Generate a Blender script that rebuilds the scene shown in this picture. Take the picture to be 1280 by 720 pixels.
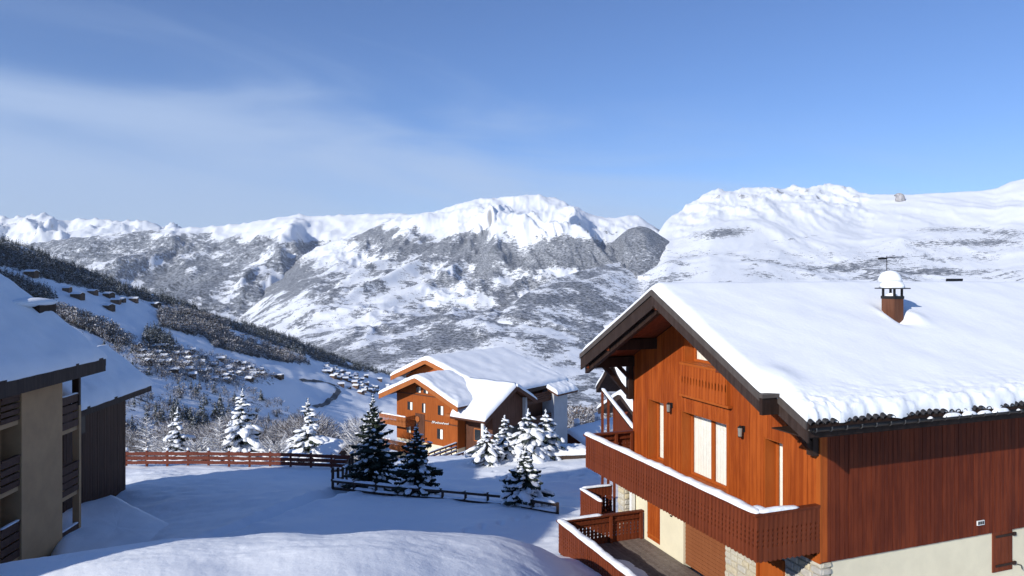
import bpy, bmesh, math, random
import numpy as np
from mathutils import Vector, Matrix

for _o in list(bpy.data.objects):
    bpy.data.objects.remove(_o, do_unlink=True)
SC = bpy.context.scene
COL = SC.collection

# ------------------------------------------------------------------ camera
F, HZ = 887.0, 347.0            # focal length and horizon row of the photograph, in 1280-wide pixels
cam = bpy.data.cameras.new('camera')
cam.sensor_width = 36.0
cam.lens = F / 1280.0 * 36.0
cam.shift_y = -(360.0 - HZ) / 1280.0
cam.clip_start = 0.1
cam.clip_end = 90000.0
cam_o = bpy.data.objects.new('camera', cam)
cam_o.rotation_euler = (math.radians(90), 0, 0)
COL.objects.link(cam_o)
SC.camera = cam_o

# ------------------------------------------------------------------ light
SUN_DIR = Vector((1.527, 1.633, -1.02)).normalized()      # the way the light travels
SUN_EL = math.asin(-SUN_DIR.z)
SUN_AZ = math.atan2(-SUN_DIR.x, -SUN_DIR.y)               # bearing of the sun from +Y towards +X
world = bpy.data.worlds.new('World')
SC.world = world
world.use_nodes = True
wn, wl = world.node_tree.nodes, world.node_tree.links
wn.clear()
w_out = wn.new('ShaderNodeOutputWorld')
w_bg = wn.new('ShaderNodeBackground')
w_bg.inputs['Strength'].default_value = 0.096
sky = wn.new('ShaderNodeTexSky')
sky.sky_type = 'NISHITA'
sky.sun_disc = False
sky.sun_elevation = SUN_EL
sky.sun_rotation = SUN_AZ
sky.altitude = 1600
sky.air_density = 1.0
sky.dust_density = 0.25
sky.ozone_density = 2.2
# a thin sheet of cirrus: it begins along one great circle of the sky and is combed into streaks along it
tc = wn.new('ShaderNodeTexCoord')
def wmath(op, a, b=None, c=None):
    n = wn.new('ShaderNodeMath'); n.operation = op
    for i, q in enumerate((a, b, c)):
        if q is None: continue
        if isinstance(q, (int, float)): n.inputs[i].default_value = q
        else: wl.new(q, n.inputs[i])
    return n.outputs[0]
def wdot(v):
    n = wn.new('ShaderNodeVectorMath'); n.operation = 'DOT_PRODUCT'; wl.new(tc.outputs['Generated'], n.inputs[0])
    n.inputs[1].default_value = tuple(v); return n.outputs['Value']
_a, _b = Vector((-.7215, 1, .300)).normalized(), Vector((.30, 1, .150)).normalized()
_n = _b.cross(_a).normalized()
_n = _n if _n.z < 0 else -_n
_along = (_b-_a).normalized(); _third = _n.cross(_along)
comb = wn.new('ShaderNodeCombineXYZ')
for _i, (_v, _k) in enumerate(((_along, 1.5), (_n, 7.5), (_third, 1.2))):
    wl.new(wmath('MULTIPLY', wdot(_v), _k), comb.inputs[_i])
nz = wn.new('ShaderNodeTexNoise'); nz.inputs['Scale'].default_value = 1.3; nz.inputs['Detail'].default_value = 5.0
nz.inputs['Roughness'].default_value = 0.5; nz.inputs['Distortion'].default_value = 0.7
wl.new(comb.outputs[0], nz.inputs['Vector'])
cr = wn.new('ShaderNodeMapRange'); cr.interpolation_type = 'SMOOTHERSTEP'
cr.inputs['From Min'].default_value = -0.10; cr.inputs['From Max'].default_value = 0.17
cr.inputs['To Min'].default_value = 0.0; cr.inputs['To Max'].default_value = 0.74
wl.new(wmath('ADD', wdot(_n), wmath('MULTIPLY', wmath('SUBTRACT', nz.outputs[0], 0.5), 0.42)), cr.inputs['Value'])
hs = wn.new('ShaderNodeMix'); hs.data_type = 'RGBA'; hs.blend_type = 'MULTIPLY'; hs.inputs['Factor'].default_value = 1.0
hs.inputs['B'].default_value = (0.70, 0.90, 1.24, 1)      # the clear, deep blue of dry winter air
wl.new(sky.outputs[0], hs.inputs['A'])
mixc = wn.new('ShaderNodeMix'); mixc.data_type = 'RGBA'
mixc.inputs['B'].default_value = (4.2, 5.4, 7.6, 1)
wl.new(cr.outputs[0], mixc.inputs['Factor']); wl.new(hs.outputs['Result'], mixc.inputs['A'])
wl.new(mixc.outputs['Result'], w_bg.inputs['Color'])
wl.new(w_bg.outputs[0], w_out.inputs[0])

sun = bpy.data.lights.new('sun', 'SUN')
sun.energy = 4.0
sun.angle = math.radians(0.53)
sun.color = (1.0, 0.955, 0.88)
sun_o = bpy.data.objects.new('sun', sun)
sun_o.rotation_euler = SUN_DIR.to_track_quat('-Z', 'Y').to_euler()
sun_o.location = (-40, -40, 40)
COL.objects.link(sun_o)

SC.view_settings.view_transform = 'Standard'
SC.view_settings.look = 'None'
SC.view_settings.exposure = 0.30
SC.view_settings.gamma = 1.0
SC.view_settings.use_curve_mapping = False
SC.render.engine = 'CYCLES'
SC.cycles.max_bounces = 6
SC.cycles.diffuse_bounces = 3
SC.cycles.use_denoising = True
SC.cycles.use_adaptive_sampling = True
SC.cycles.adaptive_threshold = 0.015

# ------------------------------------------------------------------ helpers: numbers
_rs = np.random.RandomState(7)
_PERM = np.concatenate([_rs.permutation(256)] * 3)
_GR = np.stack([np.cos(np.linspace(0, 2*np.pi, 256, endpoint=False)), np.sin(np.linspace(0, 2*np.pi, 256, endpoint=False))], 1)
def perlin(x, y, seed=0):
    x = np.asarray(x, float) + seed*37.17; y = np.asarray(y, float) + seed*11.91
    xi = np.floor(x).astype(int); yi = np.floor(y).astype(int)
    xf, yf = x - xi, y - yi
    xi &= 255; yi &= 255
    u = xf*xf*xf*(xf*(xf*6-15)+10); v = yf*yf*yf*(yf*(yf*6-15)+10)
    def g(ix, iy, dx, dy):
        h = _PERM[_PERM[ix & 255] + (iy & 255)]
        gr = _GR[h]
        return gr[..., 0]*dx + gr[..., 1]*dy
    a = g(xi, yi, xf, yf); b = g(xi+1, yi, xf-1, yf); c = g(xi, yi+1, xf, yf-1); d = g(xi+1, yi+1, xf-1, yf-1)
    return ((a*(1-u)+b*u)*(1-v) + (c*(1-u)+d*u)*v)*1.5
def fbm(x, y, octv=5, gain=.5, seed=0):
    s, a, f = 0, 1.0, 1.0
    for i in range(octv):
        s = s + a*perlin(np.asarray(x)*f, np.asarray(y)*f, seed+i); a *= gain; f *= 2.03
    return s
def ridged(x, y, octv=5, gain=.5, seed=0):
    s, a, f, w = 0, 1.0, 1.0, 1.0
    for i in range(octv):
        n = 1-np.abs(perlin(np.asarray(x)*f, np.asarray(y)*f, seed+i)); n = n*n
        s = s + a*n*w; w = np.clip(n*1.4, 0, 1); a *= gain; f *= 2.07
    return s
def sstep(a, b, x):
    t = np.clip((np.asarray(x, float)-a)/(b-a), 0, 1); return t*t*(3-2*t)
def at(px, py, Y):                       # a photograph position and a distance give a place
    return Vector(((px-640)/F*Y, Y, -(py-HZ)/F*Y))

# ------------------------------------------------------------------ helpers: meshes and objects
def fast_mesh(name, verts, faces, smooth=True, mats=(), midx=None):
    """verts (n,3); faces (m,3) or (m,4) int array"""
    verts = np.asarray(verts, np.float32); faces = np.asarray(faces, np.int32)
    me = bpy.data.meshes.new(name)
    me.vertices.add(len(verts)); me.vertices.foreach_set('co', verts.ravel())
    k = faces.shape[1]
    me.loops.add(faces.size); me.loops.foreach_set('vertex_index', faces.ravel())
    me.polygons.add(len(faces)); me.polygons.foreach_set('loop_start', np.arange(0, faces.size, k, dtype=np.int32))
    if smooth: me.polygons.foreach_set('use_smooth', np.ones(len(faces), bool))
    for m in mats: me.materials.append(m)
    if midx is not None: me.polygons.foreach_set('material_index', np.asarray(midx, np.int32))
    me.update(calc_edges=True); me.validate()
    return me
def tag(o, label=None, cat=None, group=None, kind=None):
    if label: o['label'] = label
    if cat: o['category'] = cat
    if group: o['group'] = group
    if kind: o['kind'] = kind
    return o
def link(name, me, parent=None, loc=None):
    o = bpy.data.objects.new(name, me); COL.objects.link(o)
    if parent is not None: o.parent = parent
    if loc is not None: o.location = loc
    return o
def empty(name, loc, rz=0, label=None, cat=None, group=None):
    o = bpy.data.objects.new(name, None); COL.objects.link(o)
    o.empty_display_size = 0.3
    o.location = loc; o.rotation_euler = (0, 0, rz)
    return tag(o, label, cat, group)
def copy_tree(o, parent=None, loc=None, rz=None, label=None):
    c = o.copy(); COL.objects.link(c); c.parent = parent
    for ch in list(o.children): copy_tree(ch, c)
    if loc is not None: c.location = loc
    if rz is not None: c.rotation_euler = (0, 0, rz)
    if label: c['label'] = label
    return c
class MB:
    def __init__(s): s.v, s.f, s.m, s.mi = [], [], [], 0
    def add(s, vs, fs):
        b = len(s.v); s.v += [tuple(v) for v in vs]
        for f in fs: s.f.append([b+i for i in f]); s.m.append(s.mi)
        return s
    def box(s, x0, x1, y0, y1, z0, z1):
        if x1 < x0: x0, x1 = x1, x0
        if y1 < y0: y0, y1 = y1, y0
        if z1 < z0: z0, z1 = z1, z0
        return s.add([(x0,y0,z0),(x1,y0,z0),(x1,y1,z0),(x0,y1,z0),(x0,y0,z1),(x1,y0,z1),(x1,y1,z1),(x0,y1,z1)],
                     [(0,3,2,1),(4,5,6,7),(0,1,5,4),(1,2,6,5),(2,3,7,6),(3,0,4,7)])
    def prism(s, poly, axis, c0, c1):
        """poly: points in the two axes other than `axis` (in x,y,z order), counter-clockwise or not"""
        n = len(poly); vs = []
        for c in (c0, c1):
            for a, b in poly:
                p = [a, b]; p.insert(axis, c); vs.append(tuple(p))
        fs = [tuple(range(n))[::-1], tuple(range(n, 2*n))] + [(i, (i+1) % n, n+(i+1) % n, n+i) for i in range(n)]
        return s.add(vs, fs)
    def beam(s, p0, p1, w, h, up=(0,0,1)):
        p0, p1 = Vector(p0), Vector(p1); d = (p1-p0).normalized(); r = d.cross(Vector(up)).normalized(); u = r.cross(d)
        vs = [p + r*(a*w/2) + u*(b*h/2) for p in (p0, p1) for a, b in ((-1,-1),(1,-1),(1,1),(-1,1))]
        return s.add(vs, [(0,1,2,3)[::-1],(4,5,6,7),(0,1,5,4),(1,2,6,5),(2,3,7,6),(3,0,4,7)])
    def tube(s, p0, p1, r0, r1=None, n=8, caps=True):
        r1 = r0 if r1 is None else r1
        p0, p1 = Vector(p0), Vector(p1); d = (p1-p0).normalized()
        a = d.orthogonal().normalized(); b = d.cross(a)
        vs = [p + (a*math.cos(2*math.pi*i/n)+b*math.sin(2*math.pi*i/n))*r for p, r in ((p0, r0), (p1, r1)) for i in range(n)]
        fs = [(i, (i+1) % n, n+(i+1) % n, n+i) for i in range(n)]
        if caps: fs += [tuple(range(n))[::-1], tuple(range(n, 2*n))]
        return s.add(vs, fs)
    def blob(s, c, rx, ry, rz, seed=0, n=10, m=6, amp=.15, flat=None):
        """lumpy ellipsoid; flat = z fraction below which it is cut off level"""
        rnd = random.Random(seed); ph = [rnd.uniform(0, 6.28) for _ in range(6)]
        vs = []; 
        for j in range(m+1):
            th = math.pi*j/m
            for i in range(n):
                a = 2*math.pi*i/n
                k = 1 + amp*(math.sin(2*a+ph[0]+3*th)+.6*math.sin(3*a+ph[1]-2*th)+.5*math.sin(5*a+ph[2]+th))*math.sin(th)
                z = math.cos(th)
                if flat is not None: z = max(z, flat)
                vs.append((c[0]+rx*math.sin(th)*math.cos(a)*k, c[1]+ry*math.sin(th)*math.sin(a)*k, c[2]+rz*z*(1+.3*(k-1))))
        fs = [(j*n+i, (j+1)*n+i, (j+1)*n+(i+1) % n, j*n+(i+1) % n) for j in range(m) for i in range(n)]
        return s.add(vs, fs)
    def mesh(s, name, mats, smooth=False, zoff=0.0):
        me = bpy.data.meshes.new(name)
        me.from_pydata([(a, b, c-zoff) for a, b, c in s.v], [], s.f)
        if not isinstance(mats, (list, tuple)): mats = [mats]
        for m in mats: me.materials.append(m)
        if len(mats) > 1: me.polygons.foreach_set('material_index', s.m)
        if smooth: me.polygons.foreach_set('use_smooth', [True]*len(s.f))
        me.update()
        return me
class Thing:
    """an Empty at the base with parts modelled in its frame; z is given as world z"""
    def __init__(s, name, base, rz, label, cat, group=None):
        s.o = empty(name, base, rz, label, cat, group); s.zb = base[2]
    def part(s, name, mb, mat, parent=None, smooth=False):
        return link(name, mb.mesh(name, mat, smooth, s.zb), parent or s.o)
    def piece(s, name, me, loc, parent=None, rz=0):
        p = parent or s.o
        o = link(name, me, p, (loc[0], loc[1], loc[2]-s.zb)); o.rotation_euler = (0, 0, rz); return o

# ------------------------------------------------------------------ materials
def newmat(name):
    m = bpy.data.materials.new(name); m.use_nodes = True
    nt = m.node_tree; b = nt.nodes['Principled BSDF']
    return m, nt, nt.nodes, nt.links, b
def noise(nt, vec, scale, detail=4, rough=.5, dist=0):
    n = nt.nodes.new('ShaderNodeTexNoise'); n.inputs['Scale'].default_value = scale; n.inputs['Detail'].default_value = detail
    n.inputs['Roughness'].default_value = rough; n.inputs['Distortion'].default_value = dist
    if vec is not None: nt.links.new(vec, n.inputs['Vector'])
    return n.outputs[0]
def mapr(nt, val, a, b, c=0., d=1., smooth=True):
    n = nt.nodes.new('ShaderNodeMapRange')
    if smooth: n.interpolation_type = 'SMOOTHSTEP'
    for k, q in (('From Min', a), ('From Max', b), ('To Min', c), ('To Max', d)): n.inputs[k].default_value = q
    nt.links.new(val, n.inputs['Value']); return n.outputs[0]
def mixcol(nt, fac, a, b):
    n = nt.nodes.new('ShaderNodeMix'); n.data_type = 'RGBA'
    for key, q in (('Factor', fac), ('A', a), ('B', b)):
        if isinstance(q, (int, float)): n.inputs[key].default_value = q
        elif isinstance(q, tuple): n.inputs[key].default_value = (*q[:3], 1)
        else: nt.links.new(q, n.inputs[key])
    return n.outputs['Result']
def math_(nt, op, a, b=None):
    n = nt.nodes.new('ShaderNodeMath'); n.operation = op
    for i, q in enumerate((a, b)):
        if q is None: continue
        if isinstance(q, (int, float)): n.inputs[i].default_value = q
        else: nt.links.new(q, n.inputs[i])
    return n.outputs[0]
def bump(nt, b, h, strength, dist):
    n = nt.nodes.new('ShaderNodeBump'); n.inputs['Strength'].default_value = strength; n.inputs['Distance'].default_value = dist
    nt.links.new(h, n.inputs['Height']); nt.links.new(n.outputs[0], b.inputs['Normal'])
def objco(nt, scale=(1,1,1), kind='Object'):
    t = nt.nodes.new('ShaderNodeTexCoord'); m = nt.nodes.new('ShaderNodeMapping'); m.inputs['Scale'].default_value = scale
    nt.links.new(t.outputs[kind], m.inputs[0]); return m.outputs[0]
def worldpos(nt, scale=(1,1,1)):
    t = nt.nodes.new('ShaderNodeNewGeometry'); m = nt.nodes.new('ShaderNodeMapping'); m.inputs['Scale'].default_value = scale
    nt.links.new(t.outputs['Position'], m.inputs[0]); return m.outputs[0]

def snow_mat(name='snow', base=(.86,.885,.92), bs=.35, fine=14.0, coarse=1.3):
    m, nt, N, L, b = newmat(name)
    p = worldpos(nt)
    c = noise(nt, p, coarse, 5, .55)
    b.inputs['Roughness'].default_value = .55
    b.inputs['Specular IOR Level'].default_value = .25
    L.new(mixcol(nt, mapr(nt, c, .35, .7), tuple(x*.955 for x in base), base), b.inputs['Base Color'])
    h = math_(nt, 'ADD', math_(nt, 'MULTIPLY', noise(nt, p, fine, 4, .6), .25), c)
    bump(nt, b, h, bs, .12)
    return m
def wood_mat(name, col, col2, grain=9.0, rough=.62, rnd=.35, bs=.25, zs=.35):
    """painted or stained timber: streaks along local z, each object a slightly different shade"""
    m, nt, N, L, b = newmat(name)
    p = objco(nt, (1, 1, zs*.25))
    g = noise(nt, p, grain, 5, .6)
    oi = N.new('ShaderNodeObjectInfo')
    w = math_(nt, 'ADD', mapr(nt, g, .3, .72), math_(nt, 'MULTIPLY', math_(nt, 'SUBTRACT', oi.outputs['Random'], .5), rnd*2))
    w = math_(nt, 'ADD', w, math_(nt, 'MULTIPLY', math_(nt, 'SUBTRACT', noise(nt, worldpos(nt), .8, 5, .6), .5), 1.3))
    cl = N.new('ShaderNodeClamp'); L.new(w, cl.inputs[0])
    L.new(mixcol(nt, cl.outputs[0], col, col2), b.inputs['Base Color'])
    b.inputs['Roughness'].default_value = rough; b.inputs['Specular IOR Level'].default_value = .15
    bump(nt, b, g, bs, .01)
    return m
def plain_mat(name, col, rough=.6, var=.12, scale=3.0, metallic=0., bs=.15):
    m, nt, N, L, b = newmat(name)
    g = noise(nt, objco(nt), scale, 5, .6)
    L.new(mixcol(nt, mapr(nt, g, .3, .7), tuple(c*(1-var) for c in col), tuple(min(1, c*(1+var)) for c in col)), b.inputs['Base Color'])
    b.inputs['Roughness'].default_value = rough; b.inputs['Metallic'].default_value = metallic
    b.inputs['Specular IOR Level'].default_value = .3
    if bs: bump(nt, b, noise(nt, objco(nt), scale*14, 3, .6), bs, .01)
    return m
M = {}
M['snow'] = snow_mat()
M['roof_snow'] = snow_mat('roof_snow', (.87,.89,.92), .22, 9.0, .9)
M['tree_snow'] = snow_mat('tree_snow', (.88,.90,.93), .3, 22.0, 4.0)
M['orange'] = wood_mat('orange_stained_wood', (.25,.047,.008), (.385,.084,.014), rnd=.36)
M['orange_trim'] = wood_mat('orange_trim_wood', (.32,.072,.012), (.38,.092,.016), rnd=.15)
M['redbrown'] = wood_mat('red_brown_stained_wood', (.108,.024,.009), (.165,.038,.014), rnd=.30)
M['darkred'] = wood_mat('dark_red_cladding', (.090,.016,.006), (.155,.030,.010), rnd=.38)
M['barge'] = wood_mat('dark_brown_bargeboard', (.030,.019,.015), (.052,.034,.028), rnd=.2)
M['barge_top'] = wood_mat('grey_brown_flashing', (.070,.058,.052), (.095,.080,.072), rnd=.1)
M['dark'] = wood_mat('dark_timber', (.022,.012,.009), (.042,.024,.018), rnd=.2)
M['soffit'] = wood_mat('soffit_boards', (.17,.042,.018), (.24,.062,.026), rnd=.25)
M['stucco'] = plain_mat('cream_stucco', (.70,.64,.47), .85, .05, 1.3, bs=.3)
M['tan'] = plain_mat('tan_stucco', (.50,.30,.15), .88, .08, 1.1, bs=.35)
M['grey_stucco'] = plain_mat('pale_stucco', (.40,.41,.43), .88, .06, .8, bs=.2)
M['mortar'] = plain_mat('mortar', (.42,.38,.30), .92, .12, 6)
M['metal'] = plain_mat('dark_gutter_metal', (.025,.024,.024), .4, .2, 4, .6)
M['bracket'] = plain_mat('grey_bracket_metal', (.10,.095,.09), .4, .2, 4, .7)
M['tile'] = plain_mat('dark_roof_tile', (.030,.028,.030), .6, .3, 5)
M['curtain'] = plain_mat('white_curtain', (.80,.78,.70), .85, .05, 5)
M['brick'] = wood_mat('brown_chimney_render', (.095,.038,.022), (.135,.058,.034), rnd=.1)
M['black'] = plain_mat('black_iron', (.012,.012,.012), .5, .2, 4)
M['deck'] = wood_mat('weathered_deck', (.13,.105,.09), (.20,.165,.145), rnd=.3)
M['roller'] = wood_mat('brown_roller_shutter', (.22,.075,.03), (.25,.09,.036), rnd=.05)
M['white'] = plain_mat('white_plastic', (.75,.75,.73), .5, .03, 3)
M['lamp_glass'] = plain_mat('smoked_lamp_glass', (.22,.21,.19), .2, .1, 3)
def glass_mat():
    m, nt, N, L, b = newmat('window_glass')
    b.inputs['Base Color'].default_value = (.02,.025,.03,1); b.inputs['Roughness'].default_value = .04
    b.inputs['Specular IOR Level'].default_value = .6
    return m
M['glass'] = glass_mat()
def clear_glass():
    m, nt, N, L, b = newmat('clear_pane')
    N.remove(b)
    tr = N.new('ShaderNodeBsdfTransparent'); gl = N.new('ShaderNodeBsdfGlossy'); gl.inputs['Roughness'].default_value = .02
    mx = N.new('ShaderNodeMixShader'); lw = N.new('ShaderNodeLayerWeight'); lw.inputs['Blend'].default_value = .5
    L.new(mapr(nt, math_(nt, 'POWER', lw.outputs['Facing'], 4.0), 0, 1, .035, .6, False), mx.inputs[0]); L.new(tr.outputs[0], mx.inputs[1]); L.new(gl.outputs[0], mx.inputs[2])
    L.new(mx.outputs[0], N['Material Output'].inputs[0])
    return m
M['pane'] = clear_glass()
def stone_mat():
    m, nt, N, L, b = newmat('pale_wall_stone')
    oi = N.new('ShaderNodeObjectInfo'); r = N.new('ShaderNodeValToRGB')
    els = r.color_ramp.elements
    els[0].position = 0; els[0].color = (.46,.43,.36,1); els[1].position = 1; els[1].color = (.40,.38,.35,1)
    for p, c in ((.3, (.52,.48,.38,1)), (.55, (.36,.35,.33,1)), (.75, (.55,.46,.27,1))):
        e = els.new(p); e.color = c
    L.new(oi.outputs['Random'], r.inputs[0])
    g = noise(nt, worldpos(nt), 9, 6, .65)
    L.new(mixcol(nt, mapr(nt, g, .35, .75, 0, .55), r.outputs[0], (.60,.57,.49)), b.inputs['Base Color'])
    b.inputs['Roughness'].default_value = .9; bump(nt, b, g, .6, .03)
    return m
M['stone'] = stone_mat()
# ================================================================== the ground
# heights known at a few places: (bearing as photograph column, distance, height below the camera)
def _py(px, py, Y): return (px, Y, -(py-HZ)/F*Y)
CP = [(640,3,-5.2),(-300,3,-5.4),(1600,3,-8.5),(1100,4,-8),
      (-200,9,-5.6),(300,9,-5.1),(650,9,-5.2),(900,9,-7.2),(1150,9,-9.0),(1700,9,-9.6),(-700,9,-6.5),
      (0,14,-6.35),(300,14,-5.86),(560,14,-5.95),(700,14,-6.7),(820,14,-8.2),(1000,14,-9.3),(1500,14,-9.7),
      _py(0,706,18),_py(120,688,18),_py(230,673,18),_py(350,667,18.5),_py(480,664,18.5),_py(580,667,19),_py(640,673,19),_py(690,692,19.6),_py(735,717,20.2),
      (-300,18,-8.6),(-700,18,-9.5),(900,19,-9.2),(1200,19,-9.6),(1700,19,-10),
      (-100,23,-10.6),(60,23,-10.2),(230,23,-9.7),(400,23,-9.45),(560,23,-9.25),(640,23,-9.1),(700,23.2,-9.05),(760,21.5,-8.75),(900,23,-9.3),(1300,23,-10),
      (100,27,-11.2),(230,27,-10.3),(350,27,-9.8),(480,27,-9.75),(600,27,-9.6),(690,27,-9.7),(800,27,-9.7),(1200,30,-10.2),
      (100,32,-12.0),(250,31,-10.8),(420,30,-9.95),(560,30,-9.95),(690,30,-10.0),(-100,32,-12.2),
      (415,36,-10.8),(560,36,-11.0),(690,36,-11.2),(780,36,-11.3),(950,36,-11.5),
      (60,40,-12.2),(160,40,-11.7),(300,40,-11.5),(420,40,-11.75),(560,40,-11.9),
      (0,47,-12.6),(100,47,-12.5),(200,47,-12.5),(320,47,-12.5),(420,47,-12.55),(520,43.5,-12.5),(600,43.5,-12.5),(700,43.5,-12.6),(780,43.5,-12.7),(520,51.5,-13.2),(600,51.5,-13.15),(680,51.5,-13.1),(760,51.5,-13.2),(850,47,-13.2),
      (100,53,-13.9),(300,53,-13.9),(430,53,-14.0),
      (100,60,-16),(200,60,-16.2),(420,60,-16.4),(520,60,-15.3),(600,60,-15.1),(660,60,-15.1),(740,60,-15.2),(900,60,-16),
      (300,75,-20),(480,75,-19.2),(560,75,-18.6),(640,75,-18.2),(740,75,-18.7),(950,75,-18.5),
      (300,92,-24),(480,90,-22.5),(600,90,-21),(740,90,-22.8),(740,110,-28),
      (-200,130,-33),(160,130,-35),(300,130,-35),(450,130,-35),(740,130,-29),(1000,130,-29),(1500,130,-29),
      (100,250,-66),(300,250,-66),(450,250,-66),(560,250,-62),(740,260,-52),(1300,260,-52),
      (-300,400,-70),(0,400,-95),(160,400,-103),(300,400,-103),(450,400,-104),(600,400,-90),(740,520,-100),(1300,520,-100),
      (740,800,-160),(1300,800,-170),(740,1150,-230),(740,1450,-300),(1300,1450,-300),(620,1300,-235),(620,1700,-300),
      (-300,2300,-250),(0,2400,-420),(200,2400,-450),(400,2500,-490),(640,2500,-490),(900,2400,-460),(1400,2400,-420)]
# the hillside across the hollow: one tilted plane with the sun almost grazing it, sighted at many places
def _hill(px, py):
    k, v = (px-640)/F, -(py-HZ)/F
    Y = min(1980., -226.0/(v+.45*k+.1)); return (px, Y, v*Y)
CP += [_hill(*q) for q in [(160,545),(230,545),(300,545),(370,545),(440,545),(160,500),(230,505),(300,510),(370,512),(440,515),
      (160,465),(230,470),(300,478),(370,485),(440,495),(500,502),(180,440),(250,452),(320,467),(430,482),(500,490),(100,420),(0,390),(-150,340),(-300,300),
      (0,350),(100,366),(180,392),(240,410),(300,430),(400,457),(470,474),(60,345),(140,372),(0,325),(100,350),(194,378),(295,412),(400,446),
      (-300,215),(-150,255),(0,303),(50,320),(104,339),(149,356),(194,371),(243,388),(295,404),(347,418),(400,438),(430,451),(500,467),(545,478)]]
# and its far side, dropping into the valley
CP += [(q[0], q[1]*1.16, q[2]-110) for q in [_hill(*p) for p in [(-300,215),(-150,255),(0,303),(104,339),(194,371),(295,404),(400,438),(470,460)]]]
_cp = np.array(CP, float)
def _uv(px, Y): return np.stack([np.asarray(px, float)/420.0, np.log(np.asarray(Y, float))*1.15], -1)
_cu = _uv(_cp[:, 0], _cp[:, 1])
_cz = _cp[:, 2]/_cp[:, 1]                     # height as a slope of sight: well scaled from 3 m to 3 km
_D = np.sqrt(np.sum((_cu[:, None]-_cu[None])**2, -1)+.10**2)
_n = len(_cp)
_A = np.zeros((_n+3, _n+3)); _A[:_n, :_n] = _D + np.eye(_n)*-1e-3
_A[:_n, _n] = 1; _A[:_n, _n+1:] = _cu; _A[_n, :_n] = 1; _A[_n+1:, :_n] = _cu.T
_W = np.linalg.solve(_A, np.concatenate([_cz, np.zeros(3)]))
PATH = [at(215, 690, 27.2), at(250, 668, 27.3), at(330, 645, 30.0), at(400, 625, 33.5), at(430, 612, 36.2), at(470, 604, 38.0)]
PATH = np.array([(p.x, p.y) for p in PATH])
STEPS = []
_sr = random.Random(4)
for (a_, b_, n_) in (((-1.6, 27.0), (.9, 29.6), 9), ((-8.5, 41.0), (-4.6, 36.8), 9), ((.6, 44.2), (5.4, 46.6), 10), ((-1.0, 46.5), (4.2, 44.6), 10)):
    for i_ in range(n_):
        f_ = i_/(n_-1); STEPS.append((a_[0]+(b_[0]-a_[0])*f_+(.14 if i_ % 2 else -.14)+_sr.uniform(-.05, .05), a_[1]+(b_[1]-a_[1])*f_+_sr.uniform(-.06, .06)))
def gz(X, Y):
    X = np.atleast_1d(np.asarray(X, float)); Y = np.atleast_1d(np.asarray(Y, float)); sh = X.shape
    X, Y = X.ravel(), np.maximum(Y.ravel(), 2.0)
    px = np.clip(640+F*X/Y, -900, 2200)
    out = np.empty(len(X))
    for i in range(0, len(X), 20000):
        q = _uv(px[i:i+20000], Y[i:i+20000])
        d = np.sqrt(np.sum((q[:, None]-_cu[None])**2, -1)+.10**2)
        out[i:i+20000] = d@_W[:_n] + _W[_n] + q@_W[_n+1:]
    z = out*Y
    # relief: wind-packed swells near by, knolls and gullies farther off
    z += (.045+.055*sstep(22, 30, Y))*fbm(X/3.6, Y/2.6, 3, .5, 3)*sstep(5, 12, Y)*(1-sstep(60, 140, Y))
    z += (.019+.010*sstep(22, 30, Y))*fbm(X/1.1+.3*Y, Y/.7, 3, .5, 9)*(1-sstep(40, 80, Y))
    z += .007*(1-sstep(20, 30, Y))*fbm(X/.22+.5*Y, Y/.16, 2, .5, 19)
    z += (.0035*fbm(X/60, Y/60, 3, .5, 5)*sstep(90, 300, Y) + .0045*fbm(X/210, Y/210, 3, .5, 6)*sstep(300, 900, Y))*Y
    # trodden path
    d = np.full(len(X), 1e9)
    near = (Y > 20) & (Y < 45)
    if near.any():
        P = np.stack([X[near], Y[near]], 1); dm = np.full(len(P), 1e9)
        for a, b in zip(PATH[:-1], PATH[1:]):
            ab = b-a; t = np.clip(((P-a)@ab)/(ab@ab), 0, 1)[:, None]
            dm = np.minimum(dm, np.linalg.norm(P-(a+t*ab), axis=1))
        d[near] = dm
    z += -.42*np.exp(-(d/.42)**2) + .13*np.exp(-((d-.9)/.35)**2)*(1+.5*perlin(X*2, Y*2, 4))
    # one walker's footprints across the yard and others along the bank
    for fx, fy in STEPS:
        k = (np.abs(X-fx) < .8) & (np.abs(Y-fy) < .8)
        if k.any(): z[k] += -.15*np.exp(-(((X[k]-fx)/.13)**2+((Y[k]-fy)/.19)**2))+.04*np.exp(-(((X[k]-fx)/.30)**2+((Y[k]-fy)/.38)**2))
    # footprints trampled beside the fence
    tr = np.exp(-(((X+21)/3.0)**2+((Y-43.2)/1.3)**2))*sstep(.1, .6, fbm(X*1.7, Y*1.7, 2, .6, 12))
    z += -.05*tr
    return z.reshape(sh)

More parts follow.
